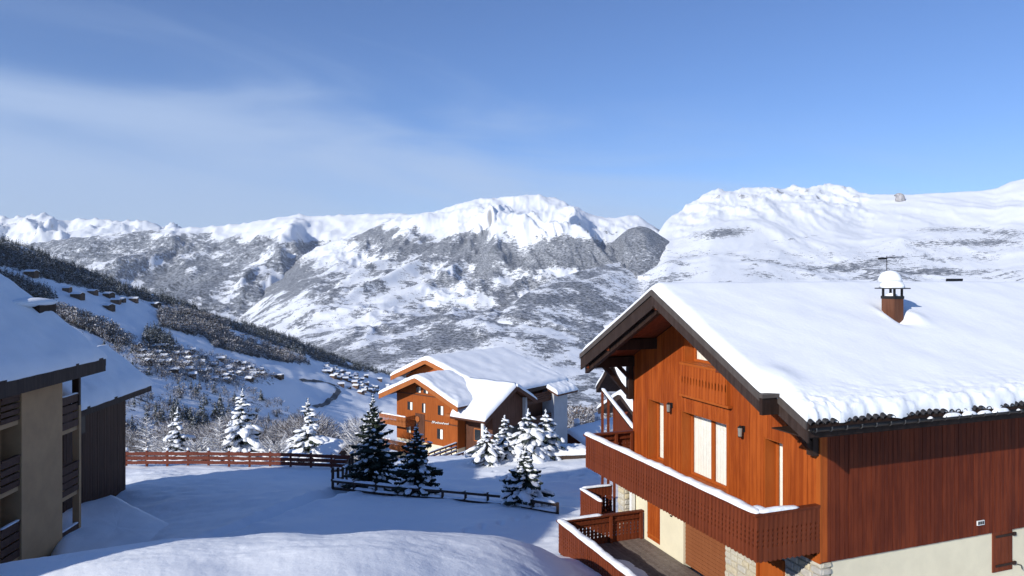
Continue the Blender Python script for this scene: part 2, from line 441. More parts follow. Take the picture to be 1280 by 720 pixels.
def land_mat(name, snow_c=(.86,.885,.92), wood_a=(.030,.034,.034), wood_b=(.17,.18,.195), unit=.01, nscale=3.2, rocks=True, bs=.6, bd=6.0, zs=1.0):
    m, nt, N, L, b = newmat(name)
    p = worldpos(nt, (unit, unit, unit*zs))
    at_ = N.new('ShaderNodeAttribute'); at_.attribute_name = 'wood'
    n1 = noise(nt, p, nscale, 9, .62)
    n2 = noise(nt, p, nscale*5.0, 6, .7)
    n3 = noise(nt, p, nscale*2.1, 4, .5)
    v = math_(nt, 'ADD', at_.outputs['Fac'], math_(nt, 'ADD', math_(nt, 'MULTIPLY', math_(nt, 'SUBTRACT', n1, .5), 1.9), math_(nt, 'MULTIPLY', math_(nt, 'SUBTRACT', n2, .5), 1.5)))
    fac = mapr(nt, v, .46, .57)
    wc = mixcol(nt, mapr(nt, math_(nt, 'ADD', math_(nt, 'MULTIPLY', n2, .45), math_(nt, 'MULTIPLY', n3, .55)), .41, .60), wood_a, wood_b)
    col = mixcol(nt, fac, snow_c, wc)
    if rocks:
        g = N.new('ShaderNodeNewGeometry'); s = N.new('ShaderNodeSeparateXYZ'); L.new(g.outputs['Normal'], s.inputs[0])
        steep = math_(nt, 'ADD', math_(nt, 'SUBTRACT', 1.0, s.outputs['Z']), math_(nt, 'MULTIPLY', math_(nt, 'SUBTRACT', n2, .5), .55))
        rk = N.new('ShaderNodeAttribute'); rk.attribute_name = 'rock'
        steep = math_(nt, 'ADD', steep, rk.outputs['Fac'])
        col = mixcol(nt, mapr(nt, steep, .50, .66, 0, .85), col, (.20,.19,.185))
    L.new(col, b.inputs['Base Color'])
    b.inputs['Roughness'].default_value = .65; b.inputs['Specular IOR Level'].default_value = .15
    hh = math_(nt, 'ADD', math_(nt, 'MULTIPLY', n1, .5), math_(nt, 'MULTIPLY', math_(nt, 'MULTIPLY', n2, fac), .8))
    bump(nt, b, hh, bs, bd)
    return m

def grid_faces(nr, nc):
    i = np.arange(nr*nc).reshape(nr, nc)
    return np.stack([i[:-1, :-1].ravel(), i[:-1, 1:].ravel(), i[1:, 1:].ravel(), i[1:, :-1].ravel()], 1)
def set_attr(me, name, vals):
    a = me.attributes.new(name, 'FLOAT', 'POINT'); a.data.foreach_set('value', np.asarray(vals, np.float32).ravel())
def in_poly(x, y, poly):
    x, y = np.asarray(x, float), np.asarray(y, float); r = np.zeros(x.shape, bool); n = len(poly)
    for i in range(n):
        x0, y0 = poly[i]; x1, y1 = poly[(i+1) % n]
        if y0 == y1: continue
        c = ((y0 > y) != (y1 > y)) & (x < (x1-x0)*(y-y0)/(y1-y0)+x0); r ^= c
    return r
# woods on the near hillside, outlined as land cover (photograph column, row of the ground there)
WOODS = {
 'crest': [(-200,235),(0,300),(104,336),(194,369),(250,386),(215,384),(165,372),(120,364),(70,352),(30,340),(0,333),(-200,300)],
 'lower': [(-100,325),(0,340),(45,356),(70,372),(60,380),(20,372),(-100,350)],
 'rim': [(190,369),(295,402),(347,416),(400,437),(440,455),(520,473),(440,463),(400,452),(350,434),(300,416),(255,398)],
 'clump': [(197,392),(212,386),(240,392),(283,404),(288,418),(262,424),(228,416),(200,408)],
 'spur': [(258,424),(292,421),(330,432),(372,448),(388,456),(345,452),(300,442),(268,434)],
 'knot': [(183,412),(200,413),(221,432),(216,446),(190,440),(178,428)],
 'grove': [(60,386),(105,396),(140,412),(166,430),(150,434),(118,418),(80,402)],
}
GRID_PX = np.unique(np.concatenate([np.arange(-800, -20, 20), np.arange(-20, 780, 2.5), np.arange(780, 2000, 18)]))
GRID_Y = np.concatenate([np.geomspace(2.6, 15, 70)[:-1], np.geomspace(15, 53, 300)[:-1], np.geomspace(53, 2700, 260)])
PXg, Yg = np.meshgrid(GRID_PX, GRID_Y)
Xg = (PXg-640)/F*Yg
Zg = gz(Xg, Yg)
PYg = HZ - F*Zg/Yg
me = fast_mesh('snow_ground', np.stack([Xg, Yg, Zg], -1).reshape(-1, 3), grid_faces(*Xg.shape))
wood = np.zeros(Xg.shape)
for k, poly in WOODS.items():
    wood = np.maximum(wood, np.where(in_poly(PXg, PYg, poly) & (Yg > 600), .75, 0))
wood = np.maximum(wood, .42*((Yg > 75) & (Yg < 980))*sstep(-.1, .5, fbm(Xg/70, Yg/70, 3, .5, 21)))
wood = np.maximum(wood, .85*sstep(2000, 2150, Yg))
wood = np.maximum(wood, .40*in_poly(PXg, PYg, [(165,432),(345,470),(345,482),(170,470)])*(Yg > 600))
set_attr(me, 'wood', wood); set_attr(me, 'rock', np.zeros(Xg.shape))
def ground_mat():
    m = land_mat('snow_ground', unit=.05, nscale=2.0, rocks=False, bs=.0, bd=.5)
    nt = m.node_tree; b = nt.nodes['Principled BSDF']
    p = worldpos(nt)
    h = math_(nt, 'ADD', math_(nt, 'MULTIPLY', noise(nt, p, 1.6, 5, .55), .6), math_(nt, 'MULTIPLY', noise(nt, p, 11., 4, .6), .22))
    bump(nt, b, h, .38, .12)
    return m
me.materials.append(ground_mat())
ground = tag(link('snow_ground', me), 'snow covered village ground falling away into the valley', kind='structure')

# ================================================================== the mountains
def mountain(name, label, ridge, base_py, Y0, Y1, px0, px1, nc, nr, wood_fn, amp=140, wl=1500, stretch=2.2, seed=0, shape=1.0, jag=2.0, yexp=1.0, rock_fn=None, mat=None, ridgeY=None, back=.10, lowamp=.25, tilt=0.0, fine=.05, jagpx=None, flank=False):
    px = np.linspace(px0, px1, nc)
    r = np.array(ridge, float)
    def smooth(xs, ys, sig):
        g = np.arange(px0-120, px1+121, 1.0); k = np.exp(-.5*(np.arange(-int(3*sig), int(3*sig)+1)/sig)**2); k /= k.sum()
        y = np.convolve(np.pad(np.interp(g, xs, ys), len(k)//2, mode='edge'), k, 'valid'); return np.interp(px, g, y)
    pr = smooth(r[:, 0], r[:, 1], 3.5)
    Yr = smooth([q[0] for q in ridgeY], [q[1] for q in ridgeY], 30) if ridgeY else np.full(nc, float(Y1))
    bp = np.array(base_py, float); pb = np.interp(px, bp[:, 0], bp[:, 1])
    v = np.concatenate([np.linspace(0, 1, nr), 1+np.linspace(.02, 1, 8)*back*3])[:, None]
    vv = np.minimum(v, 1)
    Y = Y0*(Yr[None]/Y0)**(v**yexp)
    py = pb[None] + (pr-pb)[None]*vv**shape
    X = (px-640)[None]/F*Y
    Z = -(py-HZ)/F*Y
    Z = Z - np.maximum(v-1, 0)*1.6*(Y-Yr[None]*.9)*1.5
    wx, wy = X/wl, Y/wl/stretch
    q = fbm(wx*.7, wy*.7, 3, .5, seed+40)*.35
    rg = ridged(wx+q+tilt*wy, wy+q, 6, .52, seed) - 1.0
    env = (lowamp+(1-lowamp)*sstep(.25, .75, vv))*(1-.93*sstep(.88, 1.0, vv))
    env = env*(.12+.88*(1-sstep(262, 335, pr)))[None] if flank else env
    Z = Z + amp*rg*env
    Z = Z + (amp*fine)*fbm(X/190, Y/320, 4, .5, seed+7)*(1-.8*sstep(.9, 1, vv))
    jn = ridged(X/330+q, Y/520+q, 6, .58, seed+3)-.95
    jw = 1.0 if jagpx is None else (.22+.78*sstep(jagpx[0]-25, jagpx[0]+10, px)*(1-sstep(jagpx[1]-15, jagpx[1]+20, px)))[None]
    Z = Z + jw*jag*jn/F*Yr[None]*sstep(.80, .99, vv)*(1.6-.6*sstep(.9, 1.0, vv))
    PY = HZ-F*Z/Y
    PX = np.broadcast_to(px[None], Y.shape)
    me = fast_mesh(name, np.stack([X, Y, Z], -1).reshape(-1, 3), grid_faces(*Y.shape))
    set_attr(me, 'wood', np.clip(wood_fn(PX, PY, X, Y, Z, vv), -1, 1.4))
    set_attr(me, 'rock', rock_fn(PX, PY, X, Y, Z, vv) if rock_fn else np.zeros(Y.shape))
    me.materials.append(mat)
    return tag(link(name, me), label, kind='structure')
MAT_MT = land_mat('mountain_land', unit=.001, nscale=15., bs=.7, bd=11, wood_a=(.06,.068,.08), wood_b=(.36,.385,.43))
MAT_NEAR = land_mat('valley_slope_land', unit=.001, nscale=24., bs=.6, bd=5, zs=3.2, wood_a=(.065,.072,.082), wood_b=(.38,.40,.44))
def nz2(X, Y, s, seed, o=4): return fbm(X/s, Y/s, o, .55, seed)
BASE = [(-600,520),(300,520),(520,528),(760,534),(1900,534)]
# far snowy range on the left horizon
mountain('mountain_range', 'farthest snowy range along the left horizon',
    [(-500,262),(-200,266),(-60,268),(0,271),(35,270),(58,267),(72,277),(90,277),(105,273),(150,277),(182,276),(200,284),(240,288),(330,292),(420,298)],
    [(-600,380),(500,380)], 12500, 17000, -500, 420, 330, 90,
    lambda px, py, X, Y, Z, v: .62*sstep(306, 322, py+6*nz2(X, Y, 900, 3)), amp=330, wl=1500, stretch=1.3, seed=3, jag=3.0, mat=MAT_MT, lowamp=.6, fine=.12)
# forested shoulder below it
mountain('mountain_shoulder', 'long wooded mountain shoulder with snowy top at left',
    [(-500,330),(0,312),(60,303),(100,296),(150,291),(200,287),(260,283),(310,279),(350,272),(372,269),(430,269),(470,267),(520,270),(600,280)],
    [(-600,505),(600,505)], 3600, 10500, -500, 600, 380, 150,
    lambda px, py, X, Y, Z, v: .70*sstep(286, 300, py-22*sstep(200, 330, px)*0+9*nz2(X, Y, 700, 5)+ (px-200)*-.03) - .50*sstep(.05, .45, nz2(X, Y, 420, 8))*sstep(300, 335, py) - .15*sstep(335, 375, py)*(px < 180) + .9*np.exp(-(((px-240)/42)**2+((py-356)/17)**2)),  # last term: the valley's deep shade put in as dark wood cover
    amp=210, wl=1700, stretch=2.4, seed=11, jag=2.2, mat=MAT_MT, yexp=.9, lowamp=.5)
# the central massif
def w_c(px, py, X, Y, Z, v):
    n = nz2(X, Y, 800, 15)
    n2_ = nz2(X, Y, 170, 16)
    belt = sstep(282, 298, py+12*n+9*n2_)*(1-sstep(318, 342, py+14*n+10*n2_ - .07*(px-640)))
    belt *= sstep(395, 470, px+25*n)
    gap = np.exp(-(((px-655)/12)**2+((py-285)/24)**2)) + np.exp(-(((px-545)/16)**2+((py-288)/8)**2))
    low = sstep(318, 335, py)*(.36+.55*nz2(X, Y*.8, 210, 22)+.20*nz2(X, Y, 900, 25))
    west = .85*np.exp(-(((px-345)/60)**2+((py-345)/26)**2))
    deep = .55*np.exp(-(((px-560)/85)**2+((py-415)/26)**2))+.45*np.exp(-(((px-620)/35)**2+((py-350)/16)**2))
    deep = deep+.8*np.exp(-(((px-440)/40)**2+((py-446)/10)**2))  # the hill rim's cast shadow, painted as dark wood cover
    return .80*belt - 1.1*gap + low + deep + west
def r_c(px, py, X, Y, Z, v):
    return .04*(1-sstep(262, 285, py))*sstep(0, .6, nz2(X, Y, 500, 31))
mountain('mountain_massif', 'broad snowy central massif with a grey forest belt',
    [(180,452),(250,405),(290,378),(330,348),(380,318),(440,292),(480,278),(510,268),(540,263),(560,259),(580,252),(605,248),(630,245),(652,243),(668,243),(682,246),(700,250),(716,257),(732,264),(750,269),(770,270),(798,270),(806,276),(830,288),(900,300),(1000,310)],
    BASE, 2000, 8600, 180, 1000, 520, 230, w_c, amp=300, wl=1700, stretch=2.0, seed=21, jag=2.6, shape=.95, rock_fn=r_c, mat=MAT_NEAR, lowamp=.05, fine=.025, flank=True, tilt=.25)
# wooded knoll
mountain('wooded_knoll', 'rounded dark wooded knoll between the massif and the right hand ridge',
    [(640,372),(700,342),(740,322),(765,303),(785,287),(800,283),(812,286),(835,300),(860,316),(900,345),(930,370)],
    [(600,420),(1000,420)], 4300, 6300, 640, 930, 150, 70,
    lambda px, py, X, Y, Z, v: .88+0*px+.2*nz2(X, Y, 300, 5), amp=60, wl=600, seed=31, jag=1.0, mat=MAT_NEAR)
# right-hand snowfields and the cliff ridge
def w_r(px, py, X, Y, Z, v):
    n = nz2(X, Y, 500, 45)
    b1 = .80*np.exp(-(((px-905)/42)**2+((py-291+.05*(px-905)*2)/7.5)**2))
    def strip(cx, cy, w, h, a, sl=0): return a*np.exp(-(((px-cx)/w)**2+((py-cy-sl*(px-cx))/h)**2))
    st = strip(1170,287,60,4,.42,-.02)+strip(1245,290,45,6,.50,.02)+strip(1155,304,45,5,.48)+strip(1240,303,50,5,.45)+strip(1085,329,55,7,.44,-.12)+strip(1150,338,40,6,.42)+strip(1000,297,45,2.2,.42,-.16)
    rows = .32*sstep(.0, .5, nz2(X, Y, 330, 47))*sstep(300, 330, py)
    west = (1-sstep(740, 930, px+.8*(400-py)))*(.36+.33*nz2(X, Y, 230, 52))
    return b1 + st*(1.05+.5*n) + rows*1.15 + west + .12*nz2(X, Y, 900, 51)+.15*sstep(275, 330, py)
def r_r(px, py, X, Y, Z, v):
    return .46*(1-sstep(243, 262, py))*sstep(-.15, .4, nz2(X, Y, 220, 61))*((px < 1075) & (px > 820))
mountain('snowfield_slope', 'wide open snowfield slope rising to a cliff ridge at right',
    [(560,470),(590,440),(620,400),(650,372),(690,350),(740,335),(800,322),(822,292),(832,276),(850,263),(868,251),(888,240),(935,236),(1000,234),(1045,232),(1062,236),(1080,241),(1110,243),(1140,244),(1200,240),(1245,237),(1262,228),(1290,222),(1400,214),(1700,190),(2000,190)],
    [(560,534),(2000,534)], 2000, 8200, 560, 1500, 560, 240, w_r, amp=62, wl=1900, stretch=1.6, seed=51, jag=4.0, shape=1.0, rock_fn=r_r, mat=MAT_NEAR, lowamp=.06, fine=.03, jagpx=(850, 1085), ridgeY=[(560,2900),(590,3300),(620,3700),(650,4200),(740,5300),(800,6000),(840,7800),(1060,8600),(1100,7800),(1500,7200)])
# the rock knob on the ridge
mb = MB()
_p = at(1125, 243, 7550)
mb.blob((_p.x, _p.y, _p.z-52), 50, 48, 66, seed=4, n=14, m=8, amp=.12, flat=-.4)
mb.blob((_p.x-12, _p.y, _p.z-8), 40, 38, 22, seed=5, n=12, m=6, amp=.18)
o = link('rock_knob', mb.mesh('rock_knob', plain_mat('knob_rock', (.36,.34,.34), .9, .35, .03, bs=.5)))
tag(o, 'grey rock knob standing up from the right hand ridge', kind='structure')
# ================================================================== the near chalet, frame: x = along the ridge, y = along the gable wall
CH_RZ = math.atan2(.34783341, .93755636)
CH = Thing('chalet', (7.26742, 16.7, -9.6), CH_RZ, 'large orange timber chalet with thick roof snow and long balconies at right', 'chalet')
W, TR, SL, ZR = 8.73, 4.365, .495, -.40
LEN = 15.0
E_OV = 1.12
EF = .27                      # the far eave reaches out less
def roofz(t): return ZR - SL*abs(t-TR)
# --- roof deck
mb = MB()
mb.prism([(TR, ZR), (W+EF, roofz(W+EF)), (W+EF, roofz(W+EF)-.15), (TR, ZR-.15)], 0, -1.84, LEN)
mb.prism([(TR, ZR), (-.18, roofz(-.18)), (-.18, roofz(-.18)-.15), (TR, ZR-.15)], 0, -1.84, LEN)
mb.prism([(-.18, roofz(-.18)), (-E_OV, roofz(-E_OV)), (-E_OV, roofz(-E_OV)-.15), (-.18, roofz(-.18)-.15)], 0, -1.43, LEN)
roof = CH.part('roof', mb, M['dark'])
# soffit boards under the gable overhang, running up the slope
mb = MB()
for i in range(12):
    x0 = -1.80 + i*.15
    mb.prism([(TR-.05, ZR-.152), (.0, roofz(0)-.154), (.0, roofz(0)-.176), (TR-.05, ZR-.176)], 0, x0, x0+.143)
    mb.prism([(TR+.05, ZR-.152), (W+.22, roofz(W+.22)-.154), (W+.22, roofz(W+.22)-.176), (TR+.05, ZR-.176)], 0, x0, x0+.143)
CH.part('soffit', mb, M['soffit'], roof)
# bargeboards with the flashing strip on top
def barge(t0, t1, s0):
    mb = MB(); mb.prism([(t0, roofz(t0)+.02), (t1, roofz(t1)+.02), (t1, roofz(t1)-(.48 if t1 > t0 else .39)), (t0, roofz(t0)-(.48 if t1 > t0 else .39))], 0, s0-.05, s0-.002)
    b = CH.part('bargeboard', mb, M['barge'], roof)
    mb = MB(); mb.prism([(t0, roofz(t0)+.06), (t1, roofz(t1)+.06), (t1, roofz(t1)-.10), (t0, roofz(t0)-.10)], 0, s0-.095, s0-.053)
    CH.part('flashing_strip', mb, M['barge_top'], roof)
barge(TR, W+EF, -1.84); barge(TR-.002, -.20, -1.84); barge(-.22, -E_OV-.04, -1.43)
mb = MB(); mb.box(-1.94, -1.40, -.30, -.205, roofz(-.2)-.40, roofz(-.2)-.02); CH.part('eave_return', mb, M['dark'], roof)
mb = MB(); mb.box(-1.97, -1.38, -.34, -.16, roofz(-.2)-.018, roofz(-.2)+.07); CH.part('eave_return_cap', mb, M['barge_top'], roof)
mb = MB(); mb.box(-1.43, LEN, -E_OV-.03, -E_OV-.002, roofz(-E_OV)-.30, roofz(-E_OV)-.02); CH.part('fascia', mb, M['dark'], roof)
mb = MB(); mb.box(-1.43, LEN, -E_OV, .0, roofz(-E_OV)-.33, roofz(-E_OV)-.305); CH.part('eave_soffit', mb, M['dark'], roof)
mb = MB(); mb.box(-1.84, LEN, W+EF+.002, W+EF+.03, roofz(W+EF)-.34, roofz(W+EF)-.02); CH.part('fascia', mb, M['dark'], roof)
mb = MB(); mb.prism([(TR+.02, ZR-.18), (W+.22, roofz(W+.22)-.18), (W+.22, roofz(W+.22)-.64), (TR+.02, ZR-.64)], 0, -1.74, -1.60); CH.part('verge_beam', mb, M['dark'], roof)
mb = MB(); mb.prism([(TR-.02, ZR-.18), (.0, roofz(0)-.18), (.0, roofz(0)-.38), (TR-.02, ZR-.38)], 0, -1.74, -1.60); CH.part('verge_beam', mb, M['dark'], roof)
# purlins that carry the overhang, with lighter ends
for t, hh in ((TR, .0), (7.25, .0), (1.48, .0), (W-.02, .02), (.12, .02)):
    z1 = roofz(t)-.18-hh
    mb = MB(); mb.box(-1.77 if t != .12 else -1.30, .02, t-.11, t+.11, z1-.34, z1); CH.part('purlin', mb, M['dark'])
    mb = MB(); mb.box(-1.785 if t != .12 else -1.325, -1.772 if t != .12 else -1.302, t-.112, t+.112, z1-.342, z1-.10); CH.part('purlin_end', mb, M['redbrown'])
for t in (W-.02, .12):          # knee brackets
    z1 = roofz(t)-.54
    mb = MB(); mb.box(-.22, -.04, t-.10, t+.10, z1-1.15, z1)
    mb.beam((-.16, t, z1-1.0), (-1.15, t, z1+.06), .15, .16, (0, 1, 0))
    mb.beam((-.10, t, z1-.45), (-.62, t, z1+.06), .12, .12, (0, 1, 0))
    CH.part('knee_bracket', mb, M['dark'])
# --- gable wall: planks with openings snapped to the plank pitch
PIT = W/62
def snap(a): return round(a/PIT)*PIT
OPEN = [(snap(3.38), snap(5.62), -2.62, -1.42), (snap(6.82), snap(7.71), -6.16, -4.07), (snap(3.45), snap(5.73), -6.16, -4.13), (snap(1.20), snap(1.99), -6.16, -4.17)]
def intervals(tc, zlo, zhi, opens):
    iv = [(zlo, zhi)]
    for a, b, z0, z1 in opens:
        if a-1e-4 < tc < b+1e-4:
            nv = []
            for p, q in iv:
                if z1 <= p or z0 >= q: nv.append((p, q)); continue
                if z0 > p: nv.append((p, z0))
                if z1 < q: nv.append((z1, q))
            iv = nv
    return iv
back = MB(); segs = []
for i in range(62):
    a, b = i*PIT, (i+1)*PIT
    zt_a, zt_b = roofz(a)-.19, roofz(b)-.19
    for z0, z1 in intervals((a+b)/2, -6.71, 9, OPEN):
        top = z1 > 5
        za, zb_ = (zt_a, zt_b) if top else (z1, z1)
        back.prism([(a, z0), (b, z0), (b, zb_), (a, za)], 0, .028, .20)
        segs.append((a+.004, b-.004, z0, za-.002 if top else z1, zb_-.002 if top else z1))
gw = CH.part('gable_wall', back, M['orange'])
for a, b, z0, za, zb_ in segs:
    mb = MB(); mb.prism([(a, z0), (b, z0), (b, zb_), (a, za)], 0, random.Random(a*977+z0).uniform(-.004, .003), .026)
    CH.part('plank', mb, M['orange'], gw)
mb = MB(); mb.box(-.045, -.006, 0, W, -6.74, -6.60); CH.part('base_board', mb, M['orange_trim'], gw)
def window(x, leaf_splits, a, b, z0, z1, depth=.36, mullion=.07):
    """a deep-set window in the gable wall (a..b along it)"""
    mb = MB()
    mb.box(.021, depth+.06, b-.03, b+.012, z0, z1); mb.box(.021, depth+.06, a-.012, a+.03, z0, z1)
    mb.box(.021, depth+.06, a+.03, b-.03, z1-.03, z1+.012); mb.box(.021, depth+.06, a+.03, b-.03, z0-.012, z0+.03)
    w = CH.part('window', mb, M['orange_trim'])
    cuts = [a+.03]+leaf_splits+[b-.03]
    for p, q in zip(cuts[:-1], cuts[1:]):
        fr = MB(); k = mullion
        fr.box(depth, depth+.055, p, p+k, z0+.03, z1-.03); fr.box(depth, depth+.055, q-k, q, z0+.03, z1-.03)
        fr.box(depth, depth+.055, p+k, q-k, z1-.03-k, z1-.03); fr.box(depth, depth+.055, p+k, q-k, z0+.03, z0+.03+k)
        CH.part('frame', fr, M['orange_trim'], w)
        pn = MB(); pn.box(depth+.022, depth+.030, p+k-.005, q-k+.005, z0+.03+k-.005, z1-.03-k+.005); CH.part('pane', pn, M['pane'], w)
        cu = MB(); n = 26
        ys = np.linspace(p+k*.6, q-k*.6, n); xs = depth+.09+.018*np.sin(np.arange(n)*1.9)+.006*np.sin(np.arange(n)*.7)
        vs = [(xs[i], ys[i], z) for z in (z0+.05, z1-.06) for i in range(n)]+[(xs[i]+.006, ys[i], z) for z in (z0+.05, z1-.06) for i in range(n)]
        fs = [(i, i+1, n+i+1, n+i) for i in range(n-1)]+[(2*n+i, 3*n+i, 3*n+i+1, 2*n+i+1) for i in range(n-1)]
        cu.add(vs, fs); CH.part('curtain', cu, M['curtain'], w, smooth=True)
    bk = MB(); bk.box(depth+.35, depth+.37, a-.2, b+.2, z0-.1, z1+.1); CH.part('room_shade', bk, M['dark'], w)
    return w
a, b, z0, z1 = OPEN[0]; window(0, [(a+b)/2], a, b, z0, z1)
a, b, z0, z1 = OPEN[1]; window(0, [], a, b, z0, z1)
a, b, z0, z1 = OPEN[2]; window(0, [(a+b)/2], a, b, z0, z1)
a, b, z0, z1 = OPEN[3]; window(0, [], a, b, z0, z1)
# --- boards with cut-out edges
def board_mesh(name, mat, w, h, cut0, cut1, n=4, depth=.024, thick=.026, pointed=True):
    """board hanging from z=0 down to -h; face in the local y-z plane, its edges scalloped so that neighbours leave a chain of holes"""
    pts = []
    def edge(sign, zs):
        out = []
        for k in zs: out.append((sign*(w/2-k[1]), k[0]))
        return out
    prof = [(0, 0)]
    L = (cut1-cut0)/n
    for i in range(n):
        c0 = -cut0 - i*L
        prof += [(c0-L*.14, 0), (c0-L*.32, depth*.9), (c0-L*.5, depth), (c0-L*.68, depth*.9), (c0-L*.86, 0)]
    prof.append((-h+.03, 0))
    bot = [(-w/2, -h+.03), (0, -h), (w/2, -h+.03)] if pointed else [(-w/2, -h+.03), (-w/2, -h), (w/2, -h), (w/2, -h+.03)]
    left = edge(-1, prof)[:-1]; right = edge(1, prof)[:-1][::-1]
    poly = left + bot + right
    mb = MB(); mb.prism(poly, 0, -thick/2, thick/2)
    return mb.mesh(name, mat)
BD_UP = board_mesh('board', M['redbrown'], .132, 1.07, .30, .76, 4, .017)
BD_LOW = board_mesh('board', M['redbrown'], .132, 1.00, .28, .72, 4, .017)
BD_BAL = board_mesh('board', M['orange'], .15, .90, .26, .64, 1, .032, pointed=False)
def bars(th, fr, to, pitch, me, fixed, axis, ztop, parent, seed=1):
    """a row of boards; axis 'y': along the gable at x=fixed, axis 'x': along the ridge way at y=fixed"""
    n = int(round((to-fr)/pitch)); p = (to-fr)/n; rnd = random.Random(seed)
    for i in range(n):
        c = fr+(i+.5)*p
        j = rnd.uniform(-.004, .004)
        if axis == 'y': th.piece('board', me, (fixed+j, c, ztop+rnd.uniform(-.004, .004)), parent)
        else: th.piece('board', me, (c, fixed+j, ztop+rnd.uniform(-.004, .004)), parent, math.pi/2)
def rail_snow(mb, p0, p1, w, h, seed, n=40, sag=.3):
    """a lumpy cap of snow lying along a rail from p0 to p1"""
    p0, p1 = Vector(p0), Vector(p1); d = (p1-p0); L = d.length; d.normalize(); r = d.cross(Vector((0,0,1))).normalized()
    b = len(mb.v); n = max(6, int(L/.10)); prof = [(-1, 0), (-.98, .45), (-.72, .85), (-.25, 1.0), (.25, 1.0), (.72, .85), (.98, .45), (1, 0)]
    for i in range(n+1):
        u = i/n; q = p0 + d*(L*u); e = min(1, min(u, 1-u)*L/.12)**.5
        hh = h*(.80+.30*float(perlin(u*L*1.1, seed, 3))+.14*float(perlin(u*L*4.7, seed, 5)))*max(.25, e)
        ww = w/2*(1+.10*float(perlin(u*L*2.3, seed+9, 4)))*max(.5, e)
        for a_, c_ in prof: mb.v.append(tuple(q + r*(a_*ww) + Vector((0, 0, c_*hh))))
    k = len(prof)
    for i in range(n):
        for j in range(k-1):
            mb.f.append([b+i*k+j, b+(i+1)*k+j, b+(i+1)*k+j+1, b+i*k+j+1]); mb.m.append(mb.mi)
    mb.f.append([b+j for j in range(k)]); mb.m.append(mb.mi); mb.f.append([b+n*k+j for j in range(k)][::-1]); mb.m.append(mb.mi)
# balconette below the attic window
mb = MB(); mb.box(-.16, -.004, snap(3.30), snap(5.66), -2.67, -2.60); mb.box(-.16, -.004, snap(3.30), snap(5.66), -3.64, -3.575)
mb.box(-.12, -.006, snap(5.60), snap(5.66)+.03, -3.574, -2.672); mb.box(-.12, -.006, snap(3.36)-.03, snap(3.36), -3.574, -2.672)
bal = CH.part('balconette', mb, M['orange_trim'])
bars(CH, snap(3.36), snap(5.60), .155, BD_BAL, -.135, 'y', -2.675, bal, 5)
# --- upper balcony
mb = MB(); mb.box(-1.79, -.05, .02, W, -6.30, -6.16)
for t in (.35, 2.4, 4.4, 6.4, 8.4): mb.box(-1.72, .02, t-.07, t+.07, -6.52, -6.302)
ub = CH.part('balcony', mb, M['dark'])
for s_, t in [(-1.73, q) for q in (.10, 1.8, 3.55, 5.3, 7.0, 8.62)]+[(-.095, .11), (-.095, W-.10), (-.70, W-.09)]:
    mb = MB(); mb.box(s_-.045, s_+.045, t-.045, t+.045, -6.16, -5.412); CH.part('post', mb, M['redbrown'], ub)
mb = MB(); mb.box(-1.90, -1.70, -.02, W+.03, -5.41, -5.345); mb.box(-1.70, -.03, -.02, .13, -5.408, -5.347); mb.box(-1.70, -.03, W-.13, W+.03, -5.408, -5.347)
mb.box(-1.795, -1.755, .03, W, -5.60, -5.53); mb.box(-1.795, -1.755, .03, W, -6.15, -6.07)
mb.box(-1.75, -.05, .045, .085, -5.60, -5.53); mb.box(-1.75, -.05, W-.085, W-.045, -5.60, -5.53)
CH.part('handrail', mb, M['redbrown'], ub)
bars(CH, -.0, W, .1405, BD_UP, -1.815, 'y', -5.413, ub, 7)
bars(CH, -1.80, -.02, .1405, BD_UP, .01, 'x', -5.413, ub, 8)
bars(CH, -1.80, -.02, .1405, BD_UP, W-.01, 'x', -5.413, ub, 9)
mb = MB(); rail_snow(mb, (-1.80, W+.02, -5.346), (-1.80, .0, -5.346), .25, .13, 3); rail_snow(mb, (-1.78, .055, -5.346), (-.62, .055, -5.346), .17, .085, 5)
mb.blob((-1.62, .22, -5.37), .20, .22, .11, seed=6, n=12, m=6, flat=-.2)
CH.part('snow', mb, M['tree_snow'], ub, smooth=True)
# --- lower floor wall: stucco, shutter, roller shutter, stonework, door
LOPEN = [(7.01, 7.81, -8.78, -7.42), (3.63, 5.68, -8.88, -7.35), (1.31, 2.21, -9.4, -7.20)]
mb = MB(); cuts = sorted({5.68, 7.01, 7.81, W})
for a, b in zip(cuts[:-1], cuts[1:]):
    for z0, z1 in intervals((a+b)/2, -9.6, -6.715, LOPEN): mb.box(.03, .30, a, b, z0, z1)
mb.box(.03, .30, 3.63, 5.68, -7.35, -6.715)
CH.part('stucco_wall', mb, M['stucco'])
mb = MB(); mb.box(.045, .10, 7.0, 7.82, -8.80, -7.40); mb.box(.02, .044, 7.02, 7.80, -8.66, -8.60); mb.box(.02, .044, 7.02, 7.80, -7.60, -7.54)
sh = CH.part('shutter', mb, M['orange_trim'])
for i in range(6):
    mb = MB(); mb.box(.032, .0445, 7.02+i*.13, 7.02+(i+1)*.13-.008, -8.785, -7.42); CH.part('plank', mb, M['orange'], sh)
mb = MB()
for i in range(26): mb.box(.10 + (.006 if i % 2 else 0), .14, 3.64, 5.67, -8.88+i*.06, -8.88+i*.06+.056)
CH.part('roller_shutter', mb, M['roller'])
mb = MB(); mb.box(.08, .14, 1.31, 2.21, -9.4, -7.20); mb.box(-.01, .08, 1.25, 1.31, -9.4, -7.14); mb.box(-.01, .08, 2.21, 2.27, -9.4, -7.14)
CH.part('door', mb, M['orange_trim'])
mb = MB(); mb.box(.06, .30, .04, 1.25, -9.6, -6.72); mb.box(.06, .30, 2.27, 3.63, -9.6, -6.72); mb.box(.06, .30, 1.25, 2.27, -7.14, -6.72); mb.box(.06, .32, .05, .30, -9.6, -6.72)
sw = CH.part('stone_wall', mb, M['mortar'])
rs = random.Random(12)
